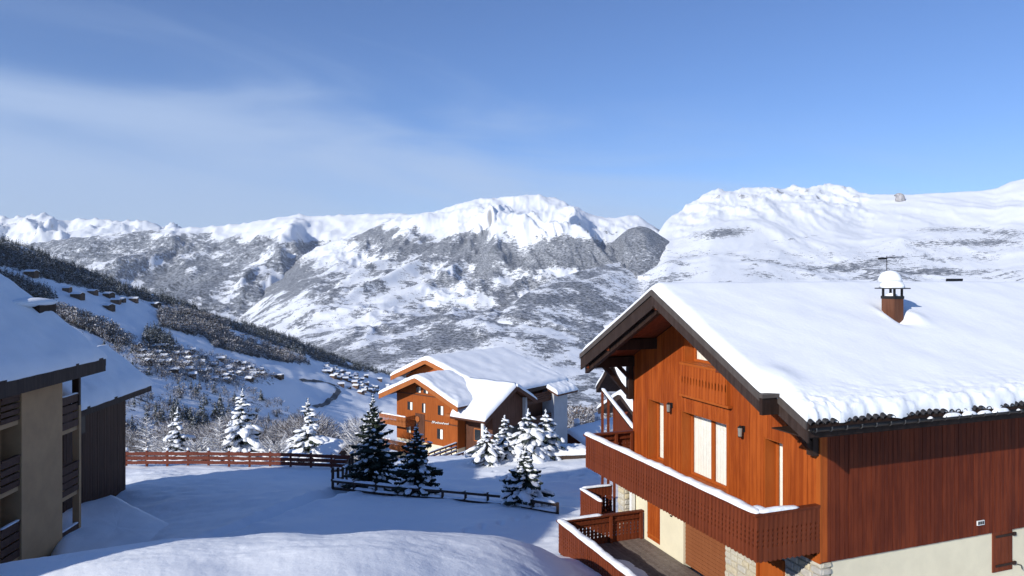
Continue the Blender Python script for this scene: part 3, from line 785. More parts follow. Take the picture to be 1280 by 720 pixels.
STONES = []
for k in range(5):      # a few stone shapes, shared
    r_ = random.Random(40+k); mb = MB(); n = 9; poly = []
    for (x_, y_) in ((-.5,-.5),(-.1,-.5),(.25,-.5),(.5,-.42),(.5,.1),(.46,.5),(.1,.5),(-.3,.5),(-.5,.4),(-.5,-.1)):
        poly.append((x_*r_.uniform(.90,1.0), y_*r_.uniform(.88,1.0)))
    b0 = len(mb.v); n = len(poly)
    mb.v += [(.05, p, q) for p, q in poly]+[(-.012, p*.97, q*.96) for p, q in poly]+[(-.035*r_.uniform(.7,1.2), p*.78, q*.74) for p, q in poly]
    for l in (0, 1):
        for i in range(n): mb.f.append([l*n+i, l*n+(i+1) % n, (l+1)*n+(i+1) % n, (l+1)*n+i]); mb.m.append(0)
    mb.f.append([2*n+i for i in range(n)]); mb.m.append(0)
    STONES.append(mb.mesh('stone', M['stone'], smooth=False))
def stones(th, parent, u0, u1, z0, z1, put, seed):
    r_ = random.Random(seed); z = z1
    while z > z0+.05:
        h = r_.uniform(.13, .23); u = u0
        if z-h < z0: h = z-z0
        while u < u1-.02:
            w = r_.uniform(.20, .46); w = u1-u if u1-u-w < .14 else w
            o = put((u+w/2), (z-h/2)); o.scale = (1, w-.016, h-.016); u += w
        z -= h
def put_gable(u, z): return CH.piece('stone', STONES[rs.randrange(5)], (.045, u, z), sw)
stones(CH, sw, .0, 1.25, -8.7, -6.73, put_gable, 1); stones(CH, sw, 2.27, 3.63, -8.9, -6.73, put_gable, 2)
def put_side(u, z): return CH.piece('stone', STONES[rs.randrange(5)], (u, .035, z), sw, math.pi/2)
stones(CH, sw, .04, .36, -8.3, -6.73, put_side, 3)
mb = MB(); mb.box(-.02, .02, 6.28, 6.36, -7.62, -7.585); CH.part('wall_light', mb, M['black'])
# --- lower balcony
mb = MB()
for s in (-2.9, -1.6, -.3): mb.box(s-.06, s+.06, -1.2, 8.05, -9.10, -8.925)
mb.box(-3.08, -.0, 7.98, 8.06, -9.12, -8.93)
lb = CH.part('terrace', mb, M['dark'])
for i in range(21):
    mb = MB(); x0 = -3.07+i*.1465; mb.box(x0, x0+.138, -1.2, 8.04, -8.922, -8.885+(.003 if i % 2 else 0)); CH.part('deck_plank', mb, M['deck'], lb)
mb = MB(); mb.box(-3.19, -3.01, -1.2, 8.13, -7.99, -7.93); mb.box(-3.01, -.0, 7.98, 8.13, -7.988, -7.932)
mb.box(-3.095, -3.055, -1.2, 8.05, -8.18, -8.11); mb.box(-3.05, -.03, 8.01, 8.05, -8.18, -8.11); mb.box(-3.095, -3.055, -1.2, 8.05, -8.86, -8.79)
CH.part('handrail', mb, M['redbrown'], lb)
for s, t in ((-3.05, 8.0), (-1.25, 8.0), (-.09, 8.0), (-3.05, 6.1), (-3.05, 4.2), (-3.05, 2.3), (-3.05, .4)):
    mb = MB(); mb.box(s-.045, s+.045, t-.045, t+.045, -8.88, -7.992); CH.part('post', mb, M['redbrown'], lb)
bars(CH, -1.2, 8.10, .1405, BD_LOW, -3.115, 'y', -7.992, lb, 17)
bars(CH, -3.09, -.04, .1405, BD_LOW, 8.075, 'x', -7.992, lb, 18)
mb = MB(); rail_snow(mb, (-3.10, 8.11, -7.932), (-3.10, -1.2, -7.932), .24, .14, 13); rail_snow(mb, (-3.1, 8.06, -7.932), (-1.55, 8.06, -7.932), .16, .06, 15)
CH.part('snow', mb, M['tree_snow'], lb, smooth=True)
# --- side wall
PS = .1405
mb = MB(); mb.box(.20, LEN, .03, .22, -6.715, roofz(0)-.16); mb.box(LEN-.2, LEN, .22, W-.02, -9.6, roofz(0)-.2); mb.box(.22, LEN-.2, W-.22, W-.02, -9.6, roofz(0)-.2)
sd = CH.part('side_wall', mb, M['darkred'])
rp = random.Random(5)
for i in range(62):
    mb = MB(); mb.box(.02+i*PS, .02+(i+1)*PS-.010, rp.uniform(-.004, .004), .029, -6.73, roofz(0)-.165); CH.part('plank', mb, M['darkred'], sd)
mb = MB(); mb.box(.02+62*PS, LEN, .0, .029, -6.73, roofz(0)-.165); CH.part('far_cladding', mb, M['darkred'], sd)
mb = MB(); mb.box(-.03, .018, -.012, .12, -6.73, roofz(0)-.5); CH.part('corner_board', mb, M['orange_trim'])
mb = MB(); mb.box(.37, 5.83, .05, .22, -9.6, -6.717); mb.box(5.83, 6.53, .05, .22, -9.6, -7.81); mb.box(6.53, LEN, .05, .22, -9.6, -6.717)
CH.part('stucco_wall', mb, M['stucco'])
mb = MB(); mb.box(5.80, 6.55, .035, .07, -7.80, -6.69)
sh = CH.part('shutter', mb, M['redbrown'])
for i in range(5):
    mb = MB(); mb.box(5.80+i*.15, 5.80+(i+1)*.15-.008, .022, .0345, -7.80, -6.70); CH.part('plank', mb, M['redbrown'], sh)
for z in (-6.86, -7.64):
    mb = MB(); mb.box(5.90, 6.62, .004, .021, z-.03, z+.03); mb.box(6.56, 6.66, -.01, .03, z-.045, z+.045); CH.part('hinge', mb, M['dark'], sh)
mb = MB(); mb.box(5.16, 5.42, -.03, -.006, -6.46, -6.34); vt = CH.part('vent', mb, M['white'])
for i in range(3):
    mb = MB(); mb.box(5.18+i*.078, 5.18+i*.078+.062, -.036, -.031, -6.44, -6.36); CH.part('louvre', mb, M['bracket'], vt)
mb = MB(); mb.tube((6.78, .05, -7.72), (6.78, -.05, -7.70), .012); mb.tube((6.78, -.05, -7.70), (6.82, -.05, -7.82), .012); CH.part('shutter_hook', mb, M['black'])
# --- eave tiles, gutter
tz = roofz(-E_OV)
mb = MB(); n = 7; R_ = .085
vs = [(R_*math.cos(math.pi*i/(n-1)), y, R_*.75*math.sin(math.pi*i/(n-1))+(y+.0)*SL) for y in (-.06, .5) for i in range(n)]
vs += [(R_*.80*math.cos(math.pi*i/(n-1)), y, R_*.75*.80*math.sin(math.pi*i/(n-1))+y*SL) for y in (-.06, .5) for i in range(n)]
mb.add(vs, [(i, i+1, n+i+1, n+i) for i in range(n-1)]+[(2*n+i, 3*n+i, 3*n+i+1, 2*n+i+1) for i in range(n-1)]+[(i, 2*n+i, 2*n+i+1, i+1) for i in range(n-1)])
TILE = mb.mesh('tile', M['tile'], smooth=True)
for i in range(50): CH.piece('tile', TILE, (-1.34+i*.205, -E_OV-.01, tz+.005), roof)
mb = MB(); n = 9; gy, gzz, gr = -E_OV-.105, tz-.10, .075
sec = [(gy+gr*math.cos(math.pi+math.pi*i/(n-1)), gzz+gr*math.sin(math.pi+math.pi*i/(n-1))) for i in range(n)]
vs = [(x, y, z) for x in (-1.45, LEN) for y, z in sec]+[(x, y+(gy-y)*.1, z+(gzz-z)*.1) for x in (-1.45, LEN) for y, z in sec]
mb.add(vs, [(i, i+1, n+i+1, n+i) for i in range(n-1)]+[(2*n+i, 3*n+i, 3*n+i+1, 2*n+i+1) for i in range(n-1)]+[(0, n, 3*n, 2*n), (n-1, 3*n-1, 4*n-1, 2*n-1), tuple(range(n))])
gut = CH.part('gutter', mb, M['metal'], smooth=True)
mb = MB(); n = 12
vs = []
for x in (-.014, .014):
    for r in (.077, .088): vs += [(x, r*math.cos(math.pi*.9+math.pi*1.05*i/(n-1)), r*math.sin(math.pi*.9+math.pi*1.05*i/(n-1))) for i in range(n)]
mb.add(vs, [(n+i, n+i+1, 3*n+i+1, 3*n+i) for i in range(n-1)]+[(i, i+1, n+i+1, n+i) for i in range(n-1)]+[(2*n+i, 3*n+i, 3*n+i+1, 2*n+i+1) for i in range(n-1)])
GB = mb.mesh('bracket', M['bracket'], smooth=True)
for i in range(26): CH.piece('bracket', GB, (-1.36+i*.42, gy, gzz), gut)
for x0, x1, h in ((1.95, 2.1, .05), (2.45, 3.0, .075), (3.05, 3.5, .08), (3.55, 4.0, .07), (4.05, 4.6, .085), (4.9, 5.0, .05), (5.3, 5.48, .07), (6.4, 6.5, .06)):
    mb = MB(); rail_snow(mb, (x0, gy, gzz-.02), (x1, gy, gzz-.02), .13, h+.03, int(x0*10)); CH.part('snow', mb, M['tree_snow'], gut, smooth=True)
# --- lamps on the gable
for t, z in ((6.26, -4.12), (2.76, -4.17)):
    mb = MB(); mb.box(-.03, -.004, t-.05, t+.05, z-.02, z+.14); mb.beam((-.02, t, z+.12), (-.13, t, z+.15), .02, .02)
    lp = CH.part('lamp', mb, M['black'])
    mb = MB(); mb.tube((-.13, t, z+.10), (-.13, t, z+.16), .075, .02, 8); CH.part('lamp_cap', mb, M['black'], lp)
    mb = MB(); mb.tube((-.13, t, z-.16), (-.13, t, z-.13), .05, .06, 8); CH.part('lamp_foot', mb, M['black'], lp)
    mb = MB(); mb.tube((-.13, t, z-.13), (-.13, t, z+.10), .055, .068, 8); CH.part('lamp_glass', mb, M['lamp_glass'], lp)
# --- roof snow
ns_, nt_ = 190, 150
u = np.concatenate([np.linspace(0, .06, 26)[:-1], np.linspace(.06, 1, ns_-25)])
v = np.concatenate([np.linspace(0, .10, 46)[:-1], np.linspace(.10, .93, nt_-65), np.linspace(.93, 1, 21)[1:]])
UU, VV = np.meshgrid(u, v)
s_nom = -1.9+UU*(LEN+1.9)
te = -1.135+.085*fbm(s_nom*1.1, s_nom*0, 4, .6, 2)+.045*perlin(s_nom*2.7, 1.5, 8)+.02*perlin(s_nom*7.3, 4.5, 9)
TT = te+VV*(W+EF-.03-te)
se = np.where(TT > -.1, -1.88, -1.48)+.40*0
k_ = sstep(-.42, .05, TT); se = -1.46*(1-k_)+-1.89*k_ + .018*perlin(TT*3, 2.2, 3)
SS = se+UU*(LEN-se)
du, dv0, dv1 = SS-se, TT-te, (W+EF)-TT
rnd_ = lambda d, r: np.sqrt(np.clip(1-(1-np.clip(d/r, 0, 1))**2, 0, 1))
th = .30*(rnd_(du, .32)*.82+.18)*(rnd_(dv0, .22)*.75+.25)*(rnd_(dv1, .3)*.8+.2)
th = th*(1+.05*fbm(SS*.35, TT*.8, 3, .5, 5)) + .020*fbm(SS*.5+.55*TT, TT*.22-.15*SS, 3, .5, 8)
ed = np.exp(-np.clip(dv0, 0, 9)/.28)
th = th+ed*(.085*fbm(SS*4.3+1.7*TT, TT*7, 4, .65, 4)-.02)*rnd_(dv0, .08)
th = th + .10*np.exp(-(((SS+1.25)/.45)**2+((TT+.05)/.35)**2))
cs, ct = 5.10, 2.48           # drift and scour round the chimney
dd = np.hypot((SS-cs)/1.0, (TT-ct)/1.0)
th = th - .26*np.exp(-(((SS-cs+.05)/.34)**2+((TT-ct+.12)/.42)**2)) + .10*np.exp(-(((SS-cs-.55)/.32)**2+((TT-ct+.28)/.30)**2))+.10*np.exp(-(((SS-cs+.42)/.16)**2+((TT-ct+.1)/.34)**2))
th = np.maximum(th, .02)
zr = ZR-SL*(np.sqrt((TT-TR)**2+.10**2))+.02
top = np.stack([SS, TT, zr+th-CH.zb], -1)
bot = np.stack([SS, TT, ZR-SL*np.abs(TT-TR)+.004-CH.zb], -1)
nr, nc = SS.shape
V = np.concatenate([top.reshape(-1, 3), bot.reshape(-1, 3)]); Ft = grid_faces(nr, nc); idx = np.arange(nr*nc).reshape(nr, nc); N0 = nr*nc
def skirt(line): return np.stack([line[:-1], line[:-1]+N0, line[1:]+N0, line[1:]], 1)
Fs = np.concatenate([Ft, skirt(idx[0]), skirt(idx[-1][::-1]), skirt(idx[:, 0][::-1]), skirt(idx[:, -1])])
link('roof_snow', fast_mesh('roof_snow', V, Fs, True, [M['roof_snow']]), roof)
# --- chimneys
def chimney(s0, s1, t0, t1, zb, zt, dome, seed):
    mb = MB(); mb.box(s0, s1, t0, t1, zb, zt)
    c = CH.part('chimney', mb, M['brick'])
    mb = MB(); mb.box(s0-.015, s1+.015, t0-.015, t1+.015, zt-.07, zt+.012); CH.part('collar', mb, M['black'], c)
    for a in (s0+.03, s1-.03):
        for b in (t0+.03, t1-.03):
            mb = MB(); mb.box(a-.025, a+.025, b-.025, b+.025, zt+.01, zt+.22); CH.part('cap_leg', mb, M['black'], c)
    mb = MB(); mb.box(s0-.13, s1+.13, t0-.13, t1+.13, zt+.22, zt+.25); CH.part('cap', mb, M['black'], c)
    mb = MB(); mb.blob(((s0+s1)/2-.02, (t0+t1)/2, zt+.25), (s1-s0)/2+.15, (t1-t0)/2+.15, dome, seed=seed, n=18, m=10, amp=.05, flat=0)
    mb.blob((s0+.11, (t0+t1)/2-.02, zt+.012), .15, .19, .09, seed=seed+1, n=12, m=6, amp=.08, flat=0)
    CH.part('snow', mb, M['tree_snow'], c, smooth=True)
    return c
chimney(4.94, 5.29, 2.31, 2.76, -1.55, -.55, .24, 4)
ch2 = chimney(7.80, 8.30, 4.95, 5.45, -1.4, -.42, .42, 9)
mb = MB(); mb.tube((8.32, 5.6, -.9), (8.32, 5.6, .76), .014, n=6)
CH.part('aerial_mast', mb, M['bracket'])
mb = MB(); mb.tube((7.95, 5.6, .66), (8.60, 5.6, .70), .012, n=6)
for i in range(5): mb.tube((8.0+i*.13, 5.42, .665+i*.01), (8.0+i*.13, 5.78, .665+i*.01), .007, n=5)
mb.box(8.0, 8.25, 5.52, 5.68, .63, .70)
CH.part('aerial', mb, M['black'])
mb = MB(); mb.prism([(10.3, -.6), (10.45, -.035), (11.2, -.035), (11.05, -.6)], 1, 4.95, 5.02)
CH.part('roof_hatch', mb, M['black'])
# --- pier and little side terrace at the far corner
mb = MB(); mb.box(-.30, .03, W+.05, W+.5, -9.6, -6.50); pier = CH.part('stone_pier', mb, M['mortar'])
def put_pier(u, z): return CH.piece('stone', STONES[rs.randrange(5)], (-.305, u, z), pier)
stones(CH, pier, W+.06, W+.50, -8.3, -6.55, put_pier, 4)
def put_pier2(u, z): return CH.piece('stone', STONES[rs.randrange(5)], (u, W+.045, z), pier, math.pi/2)
stones(CH, pier, -.30, .02, -8.3, -6.55, put_pier2, 6)
mb = MB(); mb.box(-.16, -.02, W-.20, W-.06, -8.9, -6.3); CH.part('porch_post', mb, M['white'])
mb = MB(); mb.box(-.95, -.9, 9.3, 11.0, -7.99, -7.93); mb.box(-.95, .4, 10.95, 11.0, -7.99, -7.93); mb.box(-.95, .4, 9.3, 11.0, -9.05, -8.9)
st = CH.part('side_terrace', mb, M['redbrown'])
bars(CH, 9.3, 11.0, .1405, BD_LOW, -.925, 'y', -7.992, st, 27)
bars(CH, -.9, .4, .1405, BD_LOW, 10.97, 'x', -7.992, st, 28)
mb = MB(); rail_snow(mb, (-.925, 11.0, -7.93), (-.925, 9.3, -7.93), .16, .10, 23); rail_snow(mb, (-.9, 10.97, -7.93), (.4, 10.97, -7.93), .14, .07, 24)
CH.part('snow', mb, M['tree_snow'], st, smooth=True)
# ================================================================== the building at left, frame: x = outward from its long wall, y = along the eave
LB_TAN = -.0846
LB_RZ = math.atan2(1, LB_TAN)-math.pi/2                 # local y runs away from the camera
e1 = Vector((LB_TAN, 1, 0)).normalized(); e2 = Vector((e1.y, -e1.x, 0))
LB_C = Vector((-17.8, 31.0, 0))                          # the far end of its eave
LBZ = -12.6
LB = Thing('apartment_building', (LB_C.x, LB_C.y, LBZ), LB_RZ, 'shaded tan apartment building with snow slab roof at the left edge', 'building')
LS = .80
EZ = -3.50                                               # roof deck at the eave
YN = -27.6                                               # near end of the long wall, off the picture
def lroof(x): return EZ - LS*x                           # x is negative uphill
RIDGE = -4.45
YF = -15.0                                               # an unseen taller block, added to shade the yard, begins here
mb = MB()
mb.prism([(0, EZ), (RIDGE, lroof(RIDGE)), (RIDGE, lroof(RIDGE)-.2), (0, EZ-.2)], 1, YF, -.0)
mb.prism([(RIDGE, lroof(RIDGE)), (2*RIDGE, EZ), (2*RIDGE, EZ-.2), (RIDGE, lroof(RIDGE)-.2)], 1, YF, -.0)
TX0, TX1, TXR, TZ = -4.4, -13.6, -9.0, 4.1
mb.prism([(TX0, TZ), (TXR, TZ+3.6), (TX1, TZ), (TX1, TZ-.2), (TXR, TZ+3.4), (TX0, TZ-.2)], 1, YN, YF-.01)
mb.prism([(TX0-.7, LBZ), (TX0-.7, TZ+.3), (TXR, TZ+3.3), (TX1+.7, TZ+.3), (TX1+.7, LBZ)], 1, YN+.4, YF-.5)
lroof_o = LB.part('roof', mb, M['dark'])
mb = MB(); mb.box(-.02, .04, YF, .02, EZ-.58, EZ+.02); LB.part('fascia', mb, M['barge'], lroof_o)
mb = MB(); mb.prism([(.03, EZ+.03), (RIDGE, lroof(RIDGE)+.03), (RIDGE, lroof(RIDGE)-.36), (.03, EZ-.36)], 1, .022, .07); LB.part('bargeboard', mb, M['barge'], lroof_o)
def slab_snow(th, name, x0, x1, y0, y1, zf, thick, parent, seed, nx=60, ny=80, mat='roof_snow', rough=.03, edge=.35):
    """a settled layer of snow on a pitched roof: rounded edges, slow swells"""
    xs = x0+(x1-x0)*(.5-.5*np.cos(np.linspace(0, math.pi, nx))); ys = y0+(y1-y0)*(.5-.5*np.cos(np.linspace(0, math.pi, ny)))
    X_, Y_ = np.meshgrid(xs, ys)
    d = np.minimum(np.minimum(X_-xs.min(), xs.max()-X_), np.minimum(Y_-ys.min(), ys.max()-Y_))
    r = np.sqrt(np.clip(1-(1-np.clip(d/edge, 0, 1))**2, 0, 1))
    zb = zf(X_, Y_)
    t_ = thick*(.15+.85*r)*(1+.16*fbm(X_*.5, Y_*.5, 3, .5, seed)) + rough*fbm(X_*1.7, Y_*1.7, 3, .55, seed+2)*r
    X2 = X_+.05*perlin(X_*1.5, Y_*1.5, seed+5); Y2 = Y_+.05*perlin(X_*1.5, Y_*1.5, seed+6)
    top = np.stack([X2, Y2, zb+np.maximum(t_, .015)-th.zb], -1); bot = np.stack([X2, Y2, zb+.004-th.zb], -1)
    nr, nc = X_.shape; N0 = nr*nc; idx = np.arange(N0).reshape(nr, nc)
    def sk(l): return np.stack([l[:-1], l[:-1]+N0, l[1:]+N0, l[1:]], 1)
    Fs = np.concatenate([grid_faces(nr, nc), sk(idx[0]), sk(idx[-1][::-1]), sk(idx[:, 0][::-1]), sk(idx[:, -1])])
    return link(name, fast_mesh(name, np.concatenate([top.reshape(-1, 3), bot.reshape(-1, 3)]), Fs, True, [M[mat]]), parent or th.o)
def lz(X_, Y_): return EZ - LS*np.where(X_ > RIDGE, X_, 2*RIDGE-X_)-.10*np.exp(-np.abs(X_-RIDGE)/.3)
slab_snow(LB, 'roof_snow', .06, 2*RIDGE, YF, .10, lz, .34, lroof_o, 5, 90, 110)
slab_snow(LB, 'roof_snow', TX0, TX1, YN, YF-.02, lambda X_, Y_: TZ+3.6-.7826*np.abs(X_-TXR), .34, lroof_o, 6, 40, 40)
# a dormer cheek that steps up out of the snow
mb = MB(); mb.box(-2.75, -2.10, -1.1, .16, lroof(-2.1)+.02, lroof(-2.75)+.20); dm = LB.part('roof_step', mb, M['dark'], lroof_o)
mb = MB(); mb.blob((-2.8, -.6, lroof(-2.6)+.36), .85, 1.3, .22, seed=3, n=16, m=8, amp=.06); LB.part('snow', mb, M['roof_snow'], lroof_o, smooth=True)
# long wall: tan piers with recessed loggias
WX = -1.0
def wy(px):                                             # where a photograph column meets the wall plane, as local y
    k = (px-640)/F; p = LB_C+e2*WX
    t = (k*p.y-p.x)/(e1.x-k*e1.y); return t
y_a, y_b, y_c = wy(27), wy(78), wy(102)
mb = MB(); mb.box(WX-6, WX, y_a, y_b, LBZ, EZ+.55); LB.part('pier_wall', mb, M['tan'])
mb = MB(); mb.box(WX-6.6, WX-1.6, YN+.4, y_c-.02, LBZ, EZ+.7); LB.part('rear_wall', mb, M['tan'])
mb = MB(); mb.box(WX-.30, WX-.02, y_c-.16, y_c, LBZ, -5.55); LB.part('pier_post', mb, M['tan'])
mb = MB(); mb.box(WX-.30, WX-.02, y_c-.20, y_c-.02, -5.55, EZ+.2); LB.part('roof_post', mb, M['dark'])
mb = MB(); mb.box(WX-1.6, WX-.05, YN+.4, wy(2), LBZ, EZ+.5); LB.part('near_wall', mb, M['tan'])
M['dimwood'] = wood_mat('weathered_brown_balcony_wood', (.075,.036,.024), (.11,.056,.038), rnd=.35)
def zrow(py, Y): return -(py-HZ)/F*Y
for (a, b, Yd, rows) in ((wy(3), y_a-.03, 26.2, ((496, 528), (573, 612), (656, 702))), (y_b+.03, y_c-.17, 30.2, ((495, 536), (581, 618), (660, 705)))):
    for k, (p0, p1) in enumerate(rows):
        z1, z0 = zrow(p0, Yd), zrow(p1, Yd)
        mb = MB(); mb.box(WX-1.58, WX-.10, a, b, z0-.16, z0); bl = LB.part('balcony', mb, M['tan'])
        n = 4; h = (z1-z0)/n
        for i in range(n):
            mb = MB(); mb.box(WX-.10, WX-.05, a, b, z0+i*h+.03, z0+(i+1)*h-.045); LB.part('plank', mb, M['dimwood'], bl)
        mb = MB(); mb.box(WX-.16, WX-.01, a, b, z1-.03, z1+.03); LB.part('handrail', mb, M['dimwood'], bl)
        if k == 2 or (k == 0 and Yd > 30):
            mb = MB(); rail_snow(mb, (WX-.085, a, z1+.03), (WX-.085, b, z1+.03), .15, .06, k+int(Yd)); LB.part('snow', mb, M['tree_snow'], bl, smooth=True)
        wz = z0+.05
        mb = MB(); mb.box(WX-1.60, WX-1.56, a+.25, b-.15, wz, wz+2.0); wdo = LB.part('window', mb, M['dark'])
        mb = MB(); mb.box(WX-1.56, WX-1.545, a+.33, b-.23, wz+.08, wz+1.92); LB.part('pane', mb, M['glass'], wdo)
# --- the lower wing behind
Y2c = 39.0
wp = at(157, 500, Y2c); wp.z = 0
x2 = (wp-LB_C).dot(e2); y2 = (wp-LB_C).dot(e1)           # far corner of the wing's wall
E2 = -6.02
def l2(x): return E2 - .85*(x-(x2+1.0))
R2 = x2-1.25
L2 = R2-.55                                              # unseen rear slope, cut short to let sun onto the yard
y2n = 2.0
mb = MB()
mb.prism([(x2+1.0, E2), (R2, l2(R2)), (R2, l2(R2)-.18), (x2+1.0, E2-.18)], 1, y2n-.6, y2+.8)
mb.prism([(R2, l2(R2)), (L2, l2(R2)-.5), (L2, l2(R2)-.68), (R2, l2(R2)-.18)], 1, y2n-.6, y2+.8)
r2 = LB.part('wing_roof', mb, M['dark'])
mb = MB(); mb.box(x2+.99, x2+1.04, y2n-.6, y2+.82, E2-.34, E2+.03); LB.part('fascia', mb, M['barge'], r2)
mb = MB(); mb.prism([(x2+1.02, E2+.03), (R2, l2(R2)+.03), (R2, l2(R2)-.30), (x2+1.02, E2-.30)], 1, y2+.802, y2+.85); LB.part('bargeboard', mb, M['barge'], r2)
slab_snow(LB, 'roof_snow', L2, x2+1.06, y2n-.6, y2+.88, lambda X_, Y_: E2-.85*(np.where(X_ > R2, X_, 2*R2-X_)-(x2+1.0)), .40, r2, 15, 60, 60)
M['wingwood'] = wood_mat('dark_brown_cladding', (.042,.018,.011), (.066,.030,.019), rnd=.3)
mb = MB(); mb.box(L2+.2, x2-.03, y2n, y2-.03, LBZ, E2+.6); mb.prism([(x2-.03, E2+.6), (R2, l2(R2)-.2), (L2+.2, l2(R2)-.8), (L2+.2, E2+.6)], 1, y2n, y2-.03); wg = LB.part('wing_wall', mb, M['wingwood'])
npk = 26
for i in range(npk):
    a = y2n+(y2-y2n)*i/npk; b = y2n+(y2-y2n)*(i+1)/npk
    mb = MB(); mb.box(x2-.028, x2+(.004 if i % 3 else 0), a+.006, b-.006, LBZ, E2+.6); LB.part('plank', mb, M['wingwood'], wg)
mb = MB(); mb.box(x2+.006, x2+.04, wy(104)+3.0, wy(104)+3.7, -7.6, -6.6); w_ = LB.part('window', mb, M['dark'])
mb = MB(); mb.box(x2+.041, x2+.05, wy(104)+3.07, wy(104)+3.63, -7.53, -6.67); LB.part('pane', mb, M['black'], w_)
# --- low snowed-in garage in front of the wing
A_ = [at(138, 612, 36.5), at(233, 668, 31.6), at(226, 690, 28.8), at(60, 720, 26.0), at(70, 640, 33.5)]
gb = Vector((-14.5, 31.0, -12.4))
GR = Thing('garage', gb, 0, 'low garage buried under a smooth slab of snow beside the dark wing', 'garage')
mb = MB()
_pm = np.array([(1, p.x-gb.x, p.y-gb.y) for p in A_]); _pc = np.linalg.lstsq(_pm, np.array([p.z for p in A_]), rcond=None)[0]
loc = [(p.x-gb.x, p.y-gb.y, float(_pc@np.array((1, p.x-gb.x, p.y-gb.y)))) for p in A_]
n = len(loc); cxm = sum(p[0] for p in loc)/n; cym = sum(p[1] for p in loc)/n
ins = [(cxm+(p[0]-cxm)*.93, cym+(p[1]-cym)*.93, p[2]-.36) for p in loc]
mb.add([(p[0], p[1], gb.z) for p in ins]+ins, [(i, (i+1) % n, n+(i+1) % n, n+i) for i in range(n)]+[tuple(range(n, 2*n))])
GR.part('wall', mb, M['wingwood'])
mb = MB()
eo = [(p[0], p[1], p[2]-.22) for p in loc]
mb.add([(p[0], p[1], p[2]-.12) for p in eo]+eo, [tuple(range(n))[::-1], tuple(range(n, 2*n))]+[(i, (i+1) % n, n+(i+1) % n, n+i) for i in range(n)])
GR.part('roof', mb, M['barge'])
# snow on it: concentric rings from rim to middle
mb = MB(); rings = 12; per = 60; vs = []
ring0 = []
for i in range(n):
    a, b = Vector(loc[i]), Vector(loc[(i+1) % n])
    for k in range(per//n): ring0.append(a.lerp(b, k/(per//n)))
ce = sum(ring0, Vector())/len(ring0); m_ = len(ring0)
for j in range(rings+1):
    f_ = 1-j/rings
    for i, p in enumerate(ring0):
        sm = ce+(p-ce)*f_
        up = .34*(1-(max(0, (f_-.80)/.20))**2.2) - .34
        nzv = .05*float(fbm(sm.x*.8, sm.y*.8, 3, .5, 3))
        fp = .10*math.exp(-((sm.x+1.2+.35*(sm.y-1.5))/.25)**2)*(1 if f_ < .9 else 0)*float(max(0, perlin(sm.x*3, sm.y*3, 2)+.4)) if sm.x < -2 else 0
        vs.append((sm.x, sm.y, sm.z+up+.14+nzv-fp))
fs = [(j*m_+i, j*m_+(i+1) % m_, (j+1)*m_+(i+1) % m_, (j+1)*m_+i) for j in range(rings) for i in range(m_)]
rim = [(p.x, p.y, p.z-.215) for p in ring0]; b0 = len(vs); vs += rim
fs += [(i, b0+i, b0+(i+1) % m_, (i+1) % m_) for i in range(m_)]
mb.add(vs, fs); GR.part('roof_snow', mb, M['roof_snow'], smooth=True)

# ================================================================== the chalet in the middle distance, frame: x along its ridge (away), y along its gable (left)
g1 = Vector((-.794, .608, 0)).normalized(); g2 = Vector((g1.y, -g1.x, 0))
C2 = Vector((-5.52, 72.0, 0)); C2Z = -20.0
C2RZ = math.atan2(g2.y, g2.x)
HC = Thing('hotel_chalet', (C2.x, C2.y, C2Z), C2RZ, 'orange many-gabled chalet with white sign lettering in the middle distance', 'chalet')
M['orange2'] = wood_mat('orange_painted_cladding', (.25,.064,.013), (.32,.086,.018), rnd=.1, grain=5)
M['orange2_trim'] = wood_mat('pale_orange_trim', (.31,.10,.03), (.37,.125,.038), rnd=.1)
M['brown2'] = wood_mat('brown_cladding', (.075,.032,.020), (.11,.048,.030), rnd=.15)
def gable_roof(th, axis, rc, r0, r1, hw_a, hw_b, zr, sl, thick, seed, name='roof', snow=True, front=None, trim='orange2_trim', cut=.25):
    """pitched roof with its ridge along x (axis 0) or y (axis 1) at the cross position rc; hw_a/hw_b: half widths to - and +"""
    sa, sb = sl if isinstance(sl, tuple) else (sl, sl)
    pts = [(rc-hw_a, zr-sa*hw_a), (rc, zr), (rc+hw_b, zr-sb*hw_b), (rc+hw_b, zr-sb*hw_b-.22), (rc, zr-.22), (rc-hw_a, zr-sa*hw_a-.22)]
    mb = MB(); mb.prism(pts, axis, r0, r1); o = th.part(name, mb, M['brown2'])
    fb = [(rc-hw_a, zr-sa*hw_a+.03), (rc, zr+.03), (rc, zr-.50), (rc-hw_a, zr-sa*hw_a-.50)]
    fb2 = [(rc, zr+.03), (rc+hw_b, zr-sb*hw_b+.03), (rc+hw_b, zr-sb*hw_b-.50), (rc, zr-.50)]
    for e, sg in ((front, 1),) if front is not None else ():
        for q in (fb, fb2):
            mb = MB(); mb.prism(q, axis, e-.06*sg, e); th.part('bargeboard', mb, M[trim], o)
    if snow:
        def zf(X_, Y_):
            c = (Y_ if axis == 0 else X_)-rc
            return zr-np.where(c < 0, sa, sb)*np.sqrt(c*c+.03)+.02
        a = (rc-hw_a-.05, rc+hw_b+.05); b = (min(r0, r1)-.08, max(r0, r1)+.05)
        if axis == 0: slab_snow(th, 'roof_snow', b[0], b[1], a[0], a[1], zf, thick, o, seed, 44, 44, edge=.4, rough=.06)
        else: slab_snow(th, 'roof_snow', a[0], a[1], b[0], b[1], zf, thick, o, seed, 44, 44, edge=.4, rough=.06)
    return o
GW = 8.87; GA = GW/2
zA = -10.35; sA = .41
gable_roof(HC, 0, GA, -1.6, 6.0, 5.9, 5.5, zA, sA, .42, 31, front=-1.6)
